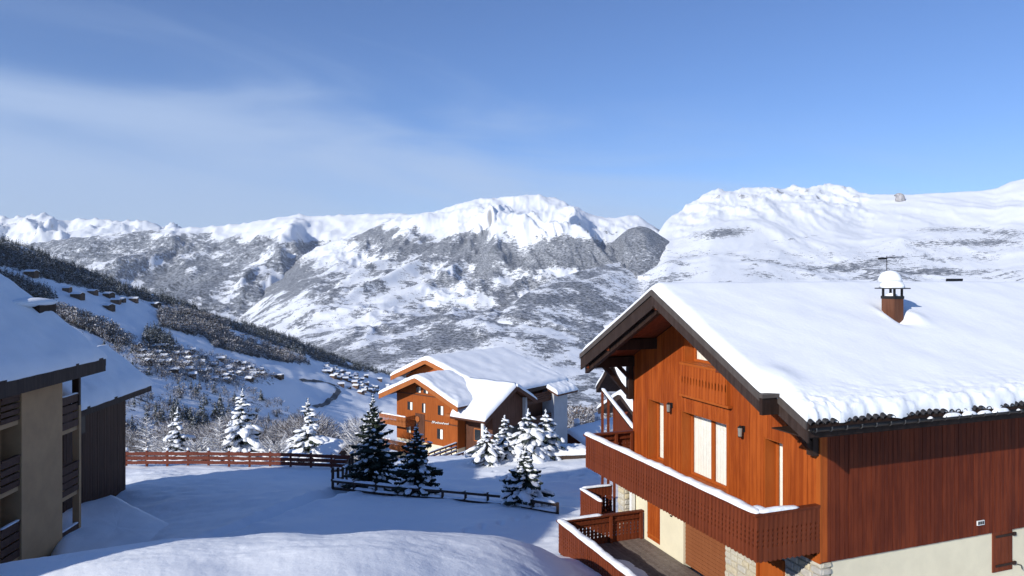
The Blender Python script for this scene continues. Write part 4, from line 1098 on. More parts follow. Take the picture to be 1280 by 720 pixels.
# front gable body with windows; wall planes
def body(name, x0, x1, y0, y1, z0, z1, ridge=None, mat='orange2'):
    mb = MB(); mb.box(x0, x1, y0, y1, z0, z1)
    if ridge: mb.prism([(y0+.002, z1), (ridge[0], ridge[1]), (y1-.002, z1)], 0, x0+.001, x1)
    return HC.part(name, mb, M[mat])
zew = zA-sA*GA-.25
body('wall', 0, 10.5, 0, GW, -17.4, zew, (GA, zA-.25))
mb = MB(); mb.box(.05, 10.4, .05, GW-.05, C2Z, -17.4); HC.part('base_wall', mb, M['stucco'])
for z in (zew-.02, -15.05):
    mb = MB(); mb.box(-.05, -.004, -.02, GW+.02, z-.05, z+.05); HC.part('string_course', mb, M['brown2'])
def wy2(px):                                            # photograph column -> position along the gable wall
    k = (px-640)/F; return (k*C2.y-C2.x)/(g1.x-k*g1.y)
def wz2(px, py): t = wy2(px); return -(py-HZ)/F*(C2.y+g1.y*t)
def win2(pxa, pxb, pya, pyb, shut=True):
    b, a = wy2(pxa), wy2(pxb); z1, z0 = wz2((pxa+pxb)/2, pya), wz2((pxa+pxb)/2, pyb)
    mb = MB(); mb.box(-.03, .0, a, b, z0, z1); w = HC.part('window', mb, M['brown2'])
    mid = a+(b-a)*.45
    mb = MB(); mb.box(-.045, -.031, mid, b-.04, z0+.05, z1-.05); HC.part('pane', mb, M['glass'], w)
    mb = MB(); mb.box(-.05, -.031, a+.03, mid-.02, z0+.04, z1-.04); HC.part('curtain', mb, M['curtain'], w)
for q in ((520.5,526.5,483,491),(529.5,535.5,484,492),(509.5,516,502,512.5),(527.5,532,504,516),(547.5,554.5,507,519),(508.5,514,531,541),(546.5,554,536,549)): win2(*q)
# small dark dormer hood over the upper window
mb = MB(); mb.box(-.75, .0, wy2(536.5), wy2(529), wz2(532, 481.5), wz2(532, 478.5)); HC.part('window_hood', mb, M['black'])
mb = MB(); mb.blob((-.4, wy2(533), wz2(532, 477.5)), .5, .5, .28, seed=2, n=10, m=6); HC.part('snow', mb, M['tree_snow'], smooth=True)
# balconies at the left of the gable
BD_S = board_mesh('board', M['orange2_trim'], .17, .95, .2, .7, 1, .03, pointed=False)
for z, px1, sn in ((wz2(500, 516), 519.5, 1), (wz2(500, 546.5), 521, 0)):
    yb0, yb1 = wy2(px1), GW+1.2
    mb = MB(); mb.box(-1.45, -.01, yb0, yb1, z-1.05, z-.90); bl = HC.part('balcony', mb, M['orange2_trim'])
    mb = MB(); mb.box(-1.52, -1.40, yb0, yb1, z-.04, z+.03); mb.box(-1.40, -.05, yb0, yb0+.1, z-.04, z+.03); HC.part('handrail', mb, M['orange2_trim'], bl)
    bars(HC, yb0, yb1, .21, BD_S, -1.46, 'y', z-.045, bl, 3)
    bars(HC, -1.4, -.05, .21, BD_S, yb0+.05, 'x', z-.045, bl, 4)
    mb = MB(); rail_snow(mb, (-1.46, yb0, z+.03), (-1.46, yb1, z+.03), .2, .14, 3); HC.part('snow', mb, M['tree_snow'], bl, smooth=True)
mb = MB(); mb.box(-.06, -.004, wy2(531), wy2(519.5), wz2(525, 546), wz2(525, 517)); HC.part('recess', mb, M['brown2'])
mb = MB(); mb.tube((-.16, wy2(523), wz2(523, 523.5)), (-.10, wy2(523), wz2(523, 523.5)), .30, .30, 14); HC.part('wheel_ornament', mb, M['orange2_trim'])
mb = MB(); mb.box(-.04, .04, wy2(521), wy2(507.5), -19.8, wz2(514, 556)); HC.part('garage_door', mb, M['orange2_trim'])
# white script lettering: joined pen strokes
sx0, sx1 = wy2(562), wy2(541)
sgn = MB(); rndl = random.Random(3); npt = 60; prev = None
for i in range(npt+1):
    u_ = i/npt; y_ = sx1+(sx0-sx1)*u_
    hgt = .19*abs(math.sin(u_*math.pi*9.5))*(1.35 if u_ < .18 else .8 if int(u_*9.5) % 3 else 1.1)
    z_ = wz2(541, 528.3)+(wz2(562, 530.5)-wz2(541, 528.3))*u_+hgt-.05
    p = Vector((-.10, y_, z_))
    if prev is not None: sgn.beam(prev, p, .05, .065, (1, 0, 0))
    prev = p
HC.part('sign_lettering', sgn, M['white'])
# the long main roof behind, its ridge off to the left, its near slope running down to the right-hand eave
gable_roof(HC, 0, 8.1, 3.6, 17.6, 10.0, 5.6, -9.2, (.31, .42), .45, 33, front=3.6)
mb = MB(); mb.box(5.0, 16.6, 4.6, 12.6, -18, -12.2); mb.prism([(4.6, -12.2), (4.6, -10.6), (8.1, -9.5), (12.6, -11.5), (12.6, -12.2)], 0, 5.0, 16.6); HC.part('rear_wall', mb, M['orange2'])
mb = MB(); mb.box(5.05, 16.5, 4.7, 12.5, C2Z, -18); HC.part('base_wall', mb, M['stucco'])
mb = MB(); mb.box(8.2, 17.0, -1.0, 6.0, C2Z, -12.0); mb.prism([(-1.0, -12.0), (4.6, -12.0), (4.6, -10.65)], 0, 8.2, 17.0); HC.part('main_wall', mb, M['brown2'])
mb = MB(); mb.box(5.2, 17.6, -1.98, -1.90, -12.7, -12.32); HC.part('fascia', mb, M['barge'])
for k, z in enumerate((-13.9, -16.4)):
    mb = MB(); mb.box(8.4, 14.2, -2.2, -1.02, z-.15, z); bl = HC.part('balcony', mb, M['brown2'])
    for i in range(4):
        mb = MB(); mb.box(8.4, 14.2, -2.24, -2.18, z+.02+i*.24, z+.21+i*.24); HC.part('plank', mb, M['brown2'], bl)
# entrance wing: ridge points towards the right front
wc_ = 3.9
wsl, wzr = .54, -11.05
def wing_slope(dz, nm, mat, par, sn):
    us = np.linspace(0, 1, 26); vs_ = np.linspace(0, 1, 26); U, Vv = np.meshgrid(us, vs_)
    S = wc_-5.2+U*5.2; ym = np.where(S < 0, -.15, -.15+2.9*np.clip(S, 0, None)/wc_)
    Yw = -4.65+Vv*(ym+4.65); zt = wzr-wsl*(wc_-S)+dz
    if sn:
        d = np.minimum(U*5.2, Vv*(ym+4.65)); r = np.sqrt(np.clip(1-(1-np.clip(d/.4, 0, 1))**2, 0, 1)); zt = zt+.42*(.15+.85*r)*(1+.12*fbm(S*.6, Yw*.6, 3, .5, 4))-.06*np.exp(-(wc_-S)/.2)
    bt = wzr-wsl*(wc_-S)+dz-(.2 if not sn else -.004)
    N0 = U.size; nr, nc = U.shape; idx = np.arange(N0).reshape(nr, nc)
    def sk(l): return np.stack([l[:-1], l[:-1]+N0, l[1:]+N0, l[1:]], 1)
    V3 = np.concatenate([np.stack([S, Yw, zt-C2Z], -1).reshape(-1, 3), np.stack([S, Yw, bt-C2Z], -1).reshape(-1, 3)])
    Fs = np.concatenate([grid_faces(nr, nc), grid_faces(nr, nc)[:, ::-1]+N0, sk(idx[0]), sk(idx[-1][::-1]), sk(idx[:, 0][::-1]), sk(idx[:, -1])])
    return link(nm, fast_mesh(nm, V3, Fs, sn, [M[mat]]), par)
wr_ = wing_slope(0, 'wing_roof', 'brown2', HC.o, False); wing_slope(.003, 'roof_snow', 'roof_snow', wr_, True)
mb = MB(); mb.prism([(wc_+.002, wzr), (wc_+3.4, wzr-wsl*3.4), (wc_+3.4, wzr-wsl*3.4-.2), (wc_+.002, wzr-.2)], 1, -4.65, 2.5); wr2 = HC.part('wing_roof', mb, M['brown2'])
slab_snow(HC, 'roof_snow', wc_-.05, wc_+3.45, -4.7, 2.5, lambda X_, Y_: wzr-wsl*np.sqrt((X_-wc_)**2+.02)+.003, .42, wr2, 37, 24, 24, edge=.4, rough=.05)
for a, b in (((wc_-5.2, -11.05-.54*5.2), (wc_, -11.05)), ((wc_, -11.05), (wc_+3.4, -11.05-.54*3.4))):
    mb = MB(); mb.prism([(a[0], a[1]+.04), (b[0], b[1]+.04), (b[0], b[1]-.42), (a[0], a[1]-.42)], 1, -4.67, -4.605); HC.part('bargeboard', mb, M['brown2'])
mb = MB(); mb.box(1.2, 6.6, -3.6, -.02, C2Z, -13.6); mb.prism([(1.2, -13.6), (1.2, -12.9), (wc_, -11.4), (6.6, -12.9), (6.6, -13.6)], 1, -3.6, -.02); HC.part('wing_wall', mb, M['brown2'])
mb = MB(); mb.box(6.2, 6.5, -4.0, -3.602, C2Z, -12.6); HC.part('wing_pier', mb, M['grey_stucco'])
mb = MB(); mb.box(3.2, 5.6, -3.66, -3.602, -17.6, -15.4); w_ = HC.part('window', mb, M['black'])
mb = MB(); mb.box(3.3, 4.35, -3.68, -3.661, -17.5, -15.5); HC.part('pane', mb, M['glass'], w_)
mb = MB(); mb.box(1.14, 1.198, -2.2, -1.2, -16.6, -15.3); w_ = HC.part('window', mb, M['orange2_trim'])
mb = MB(); mb.box(1.12, 1.139, -2.1, -1.3, -16.5, -15.4); HC.part('pane', mb, M['glass'], w_)
mb = MB(); mb.box(-1.2, -.9, -4.4, -4.1, C2Z, -13.9); HC.part('porch_post', mb, M['white'])
mb = MB(); mb.box(-1.25, -.85, -4.5, .5, -13.95, -13.7); HC.part('porch_beam', mb, M['orange2_trim'])
# right stucco tower
gable_roof(HC, 0, 1.2, 13.0, 17.3, 4.7, .3, -11.25, .42, .38, 39, trim='brown2')
mb = MB(); mb.box(13.6, 16.4, -2.6, 1.0, C2Z-2, -12.9); HC.part('tower_wall', mb, M['grey_stucco'])
# ramp railings in front of the entrance
def ramp(p0, p1, h, n, nm, seed, lab):
    a, b = at(*p0), at(*p1); d = (b-a)
    th = Thing(nm, (a.x, a.y, min(a.z, b.z)-1.0), 0, lab, 'railing', 'ramp railings at the entrance')
    A0 = Vector((0, 0, a.z)); B0 = Vector((b.x-a.x, b.y-a.y, b.z))
    for i in range(n+1):
        p = A0.lerp(B0, i/n); mb = MB(); mb.box(p.x-.05, p.x+.05, p.y-.05, p.y+.05, p.z-h-.3, p.z+.03); th.part('post', mb, M['redbrown'])
    for k in range(3):
        off = Vector((0, 0, -.06-k*h*.36))
        mb = MB(); mb.beam(A0+off, B0+off, .05, .17); r = th.part('rail', mb, M['redbrown'])
        mb = MB(); rail_snow(mb, A0+off+Vector((0, 0, .085)), B0+off+Vector((0, 0, .085)), .15, .09, seed+k); th.part('snow', mb, M['tree_snow'], r, smooth=True)
ramp((536, 566, 66.5), (571, 553.5, 69.5), 1.0, 5, 'ramp_railing', 41, 'snow lined ramp railing climbing towards the orange gable')
ramp((563, 571, 63.5), (594, 560, 66.0), 1.1, 4, 'ramp_railing', 45, 'snow lined ramp railing in front of the brown porch wall')
# ================================================================== trees
M['needle'] = plain_mat('spruce_needles', (.022,.034,.022), .75, .45, 9.0, bs=0)
M['needle_frost'] = plain_mat('frosted_needles', (.06,.075,.065), .8, .6, 7.0, bs=0)
M['bark'] = plain_mat('spruce_bark', (.085,.060,.045), .9, .3, 8.0, bs=.5)
M['frost_bark'] = plain_mat('frosted_bark', (.34,.32,.31), .9, .35, 6.0, bs=.3)
def _ico():
    t = (1+5**.5)/2; v = np.array([(-1,t,0),(1,t,0),(-1,-t,0),(1,-t,0),(0,-1,t),(0,1,t),(0,-1,-t),(0,1,-t),(t,0,-1),(t,0,1),(-t,0,-1),(-t,0,1)], float)
    v /= np.linalg.norm(v[0])
    f = [(0,11,5),(0,5,1),(0,1,7),(0,7,10),(0,10,11),(1,5,9),(5,11,4),(11,10,2),(10,7,6),(7,1,8),(3,9,4),(3,4,2),(3,2,6),(3,6,8),(3,8,9),(4,9,5),(2,4,11),(6,2,10),(8,6,7),(9,8,1)]
    vs = [tuple(q) for q in v]; cache = {}; nf = []
    def mid(a, b):
        k = (min(a, b), max(a, b))
        if k not in cache:
            m = np.array(vs[a])+np.array(vs[b]); m /= np.linalg.norm(m); cache[k] = len(vs); vs.append(tuple(m))
        return cache[k]
    for a, b, c in f:
        ab, bc, ca = mid(a, b), mid(b, c), mid(c, a); nf += [(a, ab, ca), (b, bc, ab), (c, ca, bc), (ab, bc, ca)]
    return v, np.array(f), np.array(vs), np.array(nf)
ICO0V, ICO0F, ICO1V, ICO1F = _ico()
def fir_parts(H, R, whorls, per, snow, seed, twig=.085, lumpy=1.0, droop=.35, base=.06, bushy=1.0, sparse=1.0):
    """trunk, needle crown and the snow lying on it: (verts, tris) each"""
    rnd = np.random.RandomState(seed)
    NV, NF, SV, SF = [], [], [], []
    nv = sv = 0
    def blob(c, ax, sx, sy, sz, hi=True):
        nonlocal sv
        V0, F0 = (ICO1V, ICO1F) if hi else (ICO0V, ICO0F)
        ax = ax/np.linalg.norm(ax); sd = np.cross(ax, (0, 0, 1.0)); sd /= (np.linalg.norm(sd)+1e-6); up = np.cross(sd, ax)
        k = 1+.22*rnd.randn(len(V0), 1)*.6
        P = V0*k
        P = P[:, :1]*ax*sx + P[:, 1:2]*sd*sy + P[:, 2:3]*up*sz
        SV.append(P+c); SF.append(F0+sv); sv += len(V0)
    for w in range(whorls):
        f = (w+.3*rnd.rand())/whorls
        z = H*(base+(1-base-.03)*f)
        prof = (1-f)**.85*(.80+.35*rnd.rand())
        Lb = max(.10, R*prof)
        nb = max(3, int(per*(1-.45*f)*sparse)); a0 = rnd.rand()*6.28
        for b in range(nb):
            a = a0+6.283*b/nb+rnd.uniform(-.3, .3); L = Lb*rnd.uniform(.50, 1.25)*(1 if rnd.rand() > .1 else .5)
            d = np.array([math.cos(a), math.sin(a), 0]); e = .35*f-.05+rnd.uniform(-.08, .08); dr = droop*(1-.6*f)*rnd.uniform(.7, 1.3)
            z0 = z+rnd.uniform(-.05, .05)*H*(1-.6*f)
            def pt(u): return np.array([0, 0, z0])+d*L*u+np.array([0, 0, 1])*(e*L*u-dr*L*u*u+.18*L*u**3)
            nt = max(4, int(L/.085*bushy))
            us = np.linspace(.12, 1, nt)
            side = np.array([-d[1], d[0], 0])
            for u in us:
                p = pt(u); tl = (.42*L*(1-u)**.7+.16*L**.5)*rnd.uniform(.6, 1.1)*.8
                for sg in (-1, 1):
                    q = d*rnd.uniform(.45, .8)+side*sg*rnd.uniform(.6, 1.0)+np.array([0, 0, rnd.uniform(-.45, -.05)])
                    q /= np.linalg.norm(q); tip = p+q*tl+np.array([0, 0, -.15*tl])
                    w_ = twig*rnd.uniform(.7, 1.3); perp = np.cross(q, (0, 0, 1)); perp /= np.linalg.norm(perp)+1e-6; mid = p+(tip-p)*.45
                    NV.append([p, mid+perp*w_, tip, mid-perp*w_, mid+np.array([0, 0, -w_*1.5])])
                    NF.append([[nv, nv+1, nv+2], [nv, nv+2, nv+3], [nv, nv+4, nv+2]]); nv += 5
            if snow > 0:
                nsn = max(1, int((1.2+L*3.0)*snow*rnd.uniform(.6, 1.2)))
                for _ in range(nsn):
                    u = rnd.uniform(.25, 1.0)**.8; p = pt(u)
                    wdt = (.10+.16*L*(1-.5*u))*rnd.uniform(.6, 1.15)*lumpy
                    lng = wdt*rnd.uniform(1.1, 2.0)
                    off = side*rnd.uniform(-1, 1)*.30*L*(1-u*.8)
                    ax = d*1.0+side*rnd.uniform(-.6, .6)+np.array([0, 0, e-2*dr*u])
                    blob(p+off+np.array([0, 0, .02+wdt*.15]), ax, lng, wdt, wdt*rnd.uniform(.35, .55), hi=wdt > .12)
    # the leader
    for k in range(5):
        zz = H*(.90+.025*k)
        if snow > 0: blob(np.array([rnd.uniform(-.03, .03), rnd.uniform(-.03, .03), zz]), np.array([.3, .2, 1.0]), .10*lumpy, .055*lumpy, .055*lumpy, False)
        for a in np.linspace(0, 6.28, 5)[:-1]:
            q = np.array([math.cos(a+k), math.sin(a+k), .7]); p = np.array([0, 0, zz]); tip = p+q*.14; m_ = p+q*.07
            NV.append([p, m_+np.array([.02, .02, 0]), tip, m_-np.array([.02, .02, 0]), m_+np.array([0, 0, -.03])]); NF.append([[nv, nv+1, nv+2], [nv, nv+2, nv+3], [nv, nv+4, nv+2]]); nv += 5
    nV = np.array(NV).reshape(-1, 3); nF = np.array(NF).reshape(-1, 3)
    sV = np.concatenate(SV) if SV else np.zeros((0, 3)); sF = np.concatenate(SF) if SF else np.zeros((0, 3), int)
    return nV, nF, sV, sF
def fir(px, pyb, pyt, Y, R, snow, label, seed, needle='needle', group=None, bury=.15, **kw):
    X = (px-640)/F*Y; zg = float(gz(X, Y)[0])
    ztop = -(pyt-HZ)/F*Y; H = ztop-zg+bury
    t = empty('fir_tree', (X, Y, zg-bury), 0, label, 'tree', group)
    nV, nF, sV, sF = fir_parts(H, R, seed=seed, snow=snow, **kw)
    mb = MB(); mb.tube((0, 0, 0), (0, 0, H*.55), .035+.012*H, .02+.006*H, 9); mb.tube((0, 0, H*.55), (0, 0, H*.985), .02+.006*H, .012, 8)
    link('trunk', mb.mesh('trunk', M['bark'], True), t)
    cr_ = tag(link('crown', fast_mesh('crown', nV, nF, False, [M[needle]]), t), kind='stuff')
    if len(sV): tag(link('snow', fast_mesh('snow', sV, sF, True, [M['tree_snow']]), cr_), kind='stuff')
    return t
G1 = 'dark firs by the rail fence'
fir(466, 612, 494, 37.5, 1.95, .42, 'tall dark fir left of the pair by the rail fence corner', 11, group=G1, whorls=22, per=10, lumpy=.55, twig=.08, bushy=1.25)
fir(521, 620, 531, 35.5, 1.52, .50, 'shorter dark fir right of the pair in front of the orange chalet', 12, group=G1, whorls=18, per=10, lumpy=.58, twig=.08, bushy=1.25)
fir(656, 634, 560, 32.0, 1.42, 1.0, 'squat fir with blue shaded snow clumps near the long balcony', 13, group=G1, whorls=15, per=11, lumpy=.75, twig=.075, bushy=1.25)
G2 = 'snow laden firs before the orange chalet'
fir(608, 583, 536, 49.5, 1.7, .95, 'leftmost snow laden fir at the orange chalet porch', 21, 'needle_frost', G2, whorls=9, per=8, lumpy=1.05, droop=.6, bushy=.9)
fir(631, 580, 520, 51.2, 1.75, .95, 'second snow laden fir from the left before the brown gable', 22, 'needle_frost', G2, whorls=10, per=8, lumpy=1.05, droop=.6, bushy=.9)
fir(660, 578, 512, 50.8, 2.1, .95, 'widest snow laden fir before the dark wall of the chalet', 23, 'needle_frost', G2, whorls=10, per=8, lumpy=1.1, droop=.6, bushy=.9)
fir(682, 577, 513, 51.6, 1.95, .95, 'rightmost snow laden fir next to the pale tower', 24, 'needle_frost', G2, whorls=10, per=8, lumpy=1.05, droop=.6, bushy=.9)
G3 = 'snowy firs beyond the red fence'
fir(222, 568, 510, 53.0, 1.6, 1.5, 'slender snowy fir beyond the red fence, nearest the building', 31, 'needle_frost', G3, whorls=12, per=6, lumpy=1.0, droop=.5, bushy=.5, sparse=.9)
fir(303, 572, 487, 53.5, 2.25, 1.45, 'tallest snowy fir beyond the middle of the red fence', 32, 'needle', G3, whorls=17, per=8, lumpy=1.05, droop=.5, bushy=.6)
fir(385, 575, 499, 53.0, 1.95, 1.25, 'snowy fir beyond the dark end of the fence by the hut', 33, 'needle', G3, whorls=15, per=8, lumpy=1.0, droop=.45, bushy=.6)
def bare_tree(name, px, pyt, Y, R, label, seed, mat='frost_bark', kind='larch', group=None, nbr=46):
    X = (px-640)/F*Y; zg = float(gz(X, Y)[0])-.1; H = -(pyt-HZ)/F*Y-zg
    rnd = random.Random(seed); t = empty(name, (X, Y, zg), 0, label, 'tree', group)
    mb = MB(); mb.tube((0, 0, 0), (0, 0, H*.5), .03+.014*H, .02+.008*H, 8); mb.tube((0, 0, H*.5), (.03, 0, H), .02+.008*H, .012, 6)
    link('trunk', mb.mesh('trunk', M[mat], True), t)
    mb = MB(); sn = MB()
    for i in range(nbr):
        f = .14+.84*(i+rnd.random())/nbr; z = H*f; a = i*2.4+rnd.uniform(-.4, .4)
        L = R*((1-f)**.7 if kind == 'larch' else (math.sin(min(1, f*1.15)*math.pi)**.6*.9+.1))*rnd.uniform(.7, 1.1); el = .25+.5*f if kind == 'larch' else .7
        d = Vector((math.cos(a), math.sin(a), 0)); p = Vector((0, 0, z)); prev = p
        for k in range(1, 4):
            u_ = k/3; q = p+d*(L*u_)+Vector((0, 0, L*(el*u_-(.35 if kind == 'larch' else 0)*u_*u_+.15*u_**3)))
            r0 = .030*(1-u_*.8)*max(.5, L)+.006
            mb.tube(prev, q, r0*1.25, r0*.8, 5, False)
            sn.tube(prev+Vector((0, 0, r0)), q+Vector((0, 0, r0)), r0*.9, r0*.7, 5, False)
            for j in range(5):
                dd = (d+Vector((-d.y, d.x, 0))*rnd.choice((-1, 1))*rnd.uniform(.5, 1.2)+Vector((0, 0, rnd.uniform(-.3, .6)))).normalized()*L*.34*(1.15-u_*.6)
                w0 = prev.lerp(q, rnd.random()); mb.tube(w0, w0+dd, .011, .005, 4, False); sn.tube(w0+Vector((0, 0, .012)), w0+dd+Vector((0, 0, .012)), .010, .005, 4, False)
            prev = q
    b_ = link('branches', mb.mesh('branches', M['bark'] if mat == 'bark' else M[mat], True), t)
    tag(b_, kind='stuff'); tag(link('snow', sn.mesh('snow', M['tree_snow'], True), b_), kind='stuff')
    return t
G4 = 'bare frosted trees beyond the red fence'
bare_tree('bare_tree', 275, 521, 52.5, 1.9, 'bare grey larch with upswept branches beyond the red fence', 3, group=G4)
bare_tree('bare_tree', 183, 520, 54, 1.6, 'bare frosted tree beyond the fence next to the dark wing', 4, group=G4)
bare_tree('bare_tree', 345, 553, 52.5, 1.3, 'low bare shrub beyond the fence between the tall fir and the hut', 5, kind='round', group=G4)
bare_tree('bare_tree', 448, 528, 58, 1.9, 'pale frosted round tree behind the tall dark fir', 6, kind='round', group=G4, nbr=90)
bare_tree('bare_tree', 207, 548, 52.8, 1.2, 'frosted shrub just left of the slender snowy fir', 7, kind='round', group=G4)
bare_tree('bare_tree', 246, 552, 52.4, 1.3, 'frosted shrub between the slender fir and the grey larch', 8, kind='round', group=G4)
bare_tree('bare_tree', 762, 530, 66, 1.2, 'thin frosted shrub next to the long balcony corner', 9, kind='round', group=G4)

# ================================================================== fences
M['fence'] = wood_mat('red_brown_fence_wood', (.10,.028,.018), (.145,.042,.027), rnd=.3)
def fence(name, pts, label, cat, nposts, h, boards, bw, seed, mat='fence', cap='cone', snow_rails=0., post=.12, snow_posts=True, group=None):
    """pts: ground points along the run; posts evenly, boards bay by bay; boards = heights of board centres above ground"""
    P = [Vector(p) for p in pts]; L = [0]
    for a, b in zip(P[:-1], P[1:]): L.append(L[-1]+(b-a).length)
    def along(u):
        d = u*L[-1]
        for i in range(len(P)-1):
            if d <= L[i+1]+1e-6: return P[i].lerp(P[i+1], (d-L[i])/(L[i+1]-L[i]))
        return P[-1].copy()
    th = Thing(name, tuple(P[0]), 0, label, cat, group); o = P[0]; rnd = random.Random(seed)
    def loc(p, dz=0): return Vector((p.x-o.x, p.y-o.y, p.z+dz))
    posts = [along(i/(nposts-1)) for i in range(nposts)]
    for p in posts:
        hh = h+rnd.uniform(-.02, .03); q = loc(p); mb = MB(); mb.box(q.x-post/2, q.x+post/2, q.y-post/2, q.y+post/2, q.z-.5, q.z+hh); po = th.part('post', mb, M[mat])
        if snow_posts:
            k = rnd.uniform(.8, 1.25); mb = MB(); mb.blob((q.x, q.y, q.z+hh+.06), .11*k, .11*k, .12*k, seed=rnd.randrange(999), n=10, m=6, amp=.08); th.part('snow_cap', mb, M['tree_snow'], po, smooth=True)
    for a, b in zip(posts[:-1], posts[1:]):
        for zc in boards:
            j = rnd.uniform(-.012, .012); A, B = loc(a, zc+j), loc(b, zc+rnd.uniform(-.012, .012)); n = (B-A).cross(Vector((0, 0, 1))).normalized()*-(post/2+.022)
            if n.y > 0: n = -n
            mb = MB(); mb.beam(A+n, B+n, .038, bw); bo = th.part('board', mb, M[mat])
            if snow_rails > 0 and (zc == boards[-1] or rnd.random() < .75):
                t0, t1 = (rnd.uniform(0, .1), rnd.uniform(.9, 1)) if snow_rails > .05 else sorted((rnd.random(), rnd.random()))
                if t1-t0 > .15:
                    mb = MB(); up = Vector((0, 0, bw/2)); rail_snow(mb, (A+n+up).lerp(B+n+up, t0), (A+n+up).lerp(B+n+up, t1), .085+.4*snow_rails, max(.03, snow_rails), rnd.randrange(99)); th.part('snow', mb, M['tree_snow'], bo, smooth=True)
    return th
def gp(px, Y, dz=0): X = (px-640)/F*Y; return (X, Y, float(gz(X, Y)[0])+dz)
fence('plank_fence', [gp(132, 47.3), gp(250, 47.2), gp(350, 47.0), gp(440, 46.6)], 'red brown plank fence with snow capped posts across the far edge of the yard', 'fence', 13, 1.0, (.24, .52, .82), .22, 5, snow_rails=.03)
M['railwood'] = wood_mat('dark_weathered_rail', (.045,.030,.024), (.075,.052,.042), rnd=.3)
fence('rail_fence', [gp(441, 46.5), gp(430, 41), gp(416, 36.6)], 'dark rail fence running up from the corner to the plank fence', 'fence', 6, 1.0, (.35, .82), .13, 6, 'railwood', snow_rails=.04, snow_posts=False)
fence('rail_fence', [gp(416, 36.4), gp(500, 35.0), gp(580, 33.3), gp(640, 31.8), gp(697, 30.2)], 'long low rail fence half buried in snow below the dark firs', 'fence', 11, .50, (.05, .42), .13, 7, 'railwood', snow_rails=.13, snow_posts=False)

# ================================================================== small buildings near by
def hut(name, px, Y, z, rz, L, Wd, hw, zr, sl, label, thick, wall, cat='hut', chim=(), ov=.45, group=None):
    X = (px-640)/F*Y
    th = Thing(name, (X, Y, z), rz, label, cat, group)
    ze = zr-sl*Wd/2
    mb = MB(); mb.box(-L/2, L/2, -Wd/2, Wd/2, z, ze-.12); mb.prism([(-Wd/2, ze-.12), (0, zr-.12), (Wd/2, ze-.12)], 0, -L/2+.001, L/2-.001); th.part('wall', mb, M[wall])
    hb = Wd/2+ov; mb = MB(); mb.prism([(-hb, zr-sl*hb), (0, zr), (hb, zr-sl*hb), (hb, zr-sl*hb-.14), (0, zr-.14), (-hb, zr-sl*hb-.14)], 0, -L/2-ov, L/2+ov); r = th.part('roof', mb, M['redbrown'])
    slab_snow(th, 'roof_snow', -L/2-ov-.05, L/2+ov+.05, -hb-.05, hb+.05, lambda X_, Y_: zr-sl*np.sqrt(Y_**2+.02)+.01, thick, r, int(px), 30, 36, edge=.35, rough=.04)
    for cx, cy, ch in chim:
        zc_ = zr-sl*abs(cy); mb = MB(); mb.box(cx-.28, cx+.28, cy-.28, cy+.28, zc_-.3, zc_+ch); c = th.part('chimney', mb, M['grey_stucco'])
        mb = MB(); mb.blob((cx, cy, zc_+ch+.22), .42, .42, .36, seed=3, n=12, m=8); th.part('snow', mb, M['tree_snow'], c, smooth=True)
    return th
h_ = hut('hut', 402, 61.0, -18.5, math.radians(-28), 5.0, 4.2, 2, -13.9, .50, 'small dark hut with a bright snow roof beyond the fence corner', .30, 'railwood', 'hut')
hs_ = hut('house', 745, 94, -27, math.radians(48), 11, 8.5, 3, -19.5, .42, 'small red brown house with snow roof and two chimneys beyond the balcony', .5, 'redbrown', 'house', ((-2.6, 1.2, 1.0), (1.2, .6, 1.1)), .8)
mb = MB(); mb.box(-5.56, -5.502, -1.0, .4, -23.3, -22.1); w_ = hs_.part('window', mb, M['black'])
# planter bank with a dark edge below the tower
pb = at(688, 569, 52.0)
PBt = Thing('planter_bank', (pb.x, pb.y, pb.z-1.0), math.radians(8), 'low timber edged bank of snow below the pale tower', 'planter')
mb = MB(); mb.box(-2.6, 2.6, -.9, .9, pb.z-1, pb.z+.18); PBt.part('edging', mb, M['railwood'])
slab_snow(PBt, 'snow', -2.7, 2.7, -1.0, 1.0, lambda X_, Y_: pb.z+.18+0*X_, .45, None, 77, 30, 20, mat='tree_snow', rough=.10)
# neighbour chalet glimpsed under the eave: canopy gable, lower roof, stair balustrade
nb = at(778, 480, 40.0)
NBt = Thing('neighbour_chalet', (nb.x+1.2, nb.y+1.2, -12.5), CH_RZ, 'dark gabled neighbour chalet glimpsed under the near eave', 'chalet')
for (x0, x1, yc, hw, zr, sl, nm) in ((-1.6, 5, .4, 2.0, -4.75, .95, 'roof'), (-2.2, 5, -1.6, 2.6, -6.35, .5, 'porch_roof')):
    mb = MB(); mb.prism([(yc-hw, zr-sl*hw), (yc, zr), (yc+hw, zr-sl*hw), (yc+hw, zr-sl*hw-.3), (yc, zr-.3), (yc-hw, zr-sl*hw-.3)], 0, x0, x1); r = NBt.part(nm, mb, M['barge'])
    slab_snow(NBt, 'roof_snow', x0-.05, x1, yc-hw-.05, yc+hw+.05, lambda X_, Y_, yc=yc, zr=zr, sl=sl: zr-sl*np.sqrt((Y_-yc)**2+.02)+.01, .3, r, 61, 24, 30, edge=.3)
mb = MB(); mb.box(.2, 5, -3.2, 2.2, -12.5, -7.5); mb.prism([(-1.4, -7.5), (.4, -5.1), (2.2, -7.5)], 0, .2, 5); NBt.part('wall', mb, M['darkred'])
sa_, sb_ = at(753, 487, 29.5), at(793, 538, 26.3)
ST = Thing('stair_balustrade', (sa_.x, sa_.y, -9.8), 0, 'slanting snow capped stair balustrade behind the upper balcony', 'railing')
dvec = Vector((sb_.x-sa_.x, sb_.y-sa_.y, 0)); A = Vector((0, 0, sa_.z)); B = Vector((dvec.x, dvec.y, sb_.z))
mid_ = A.lerp(B, .40)
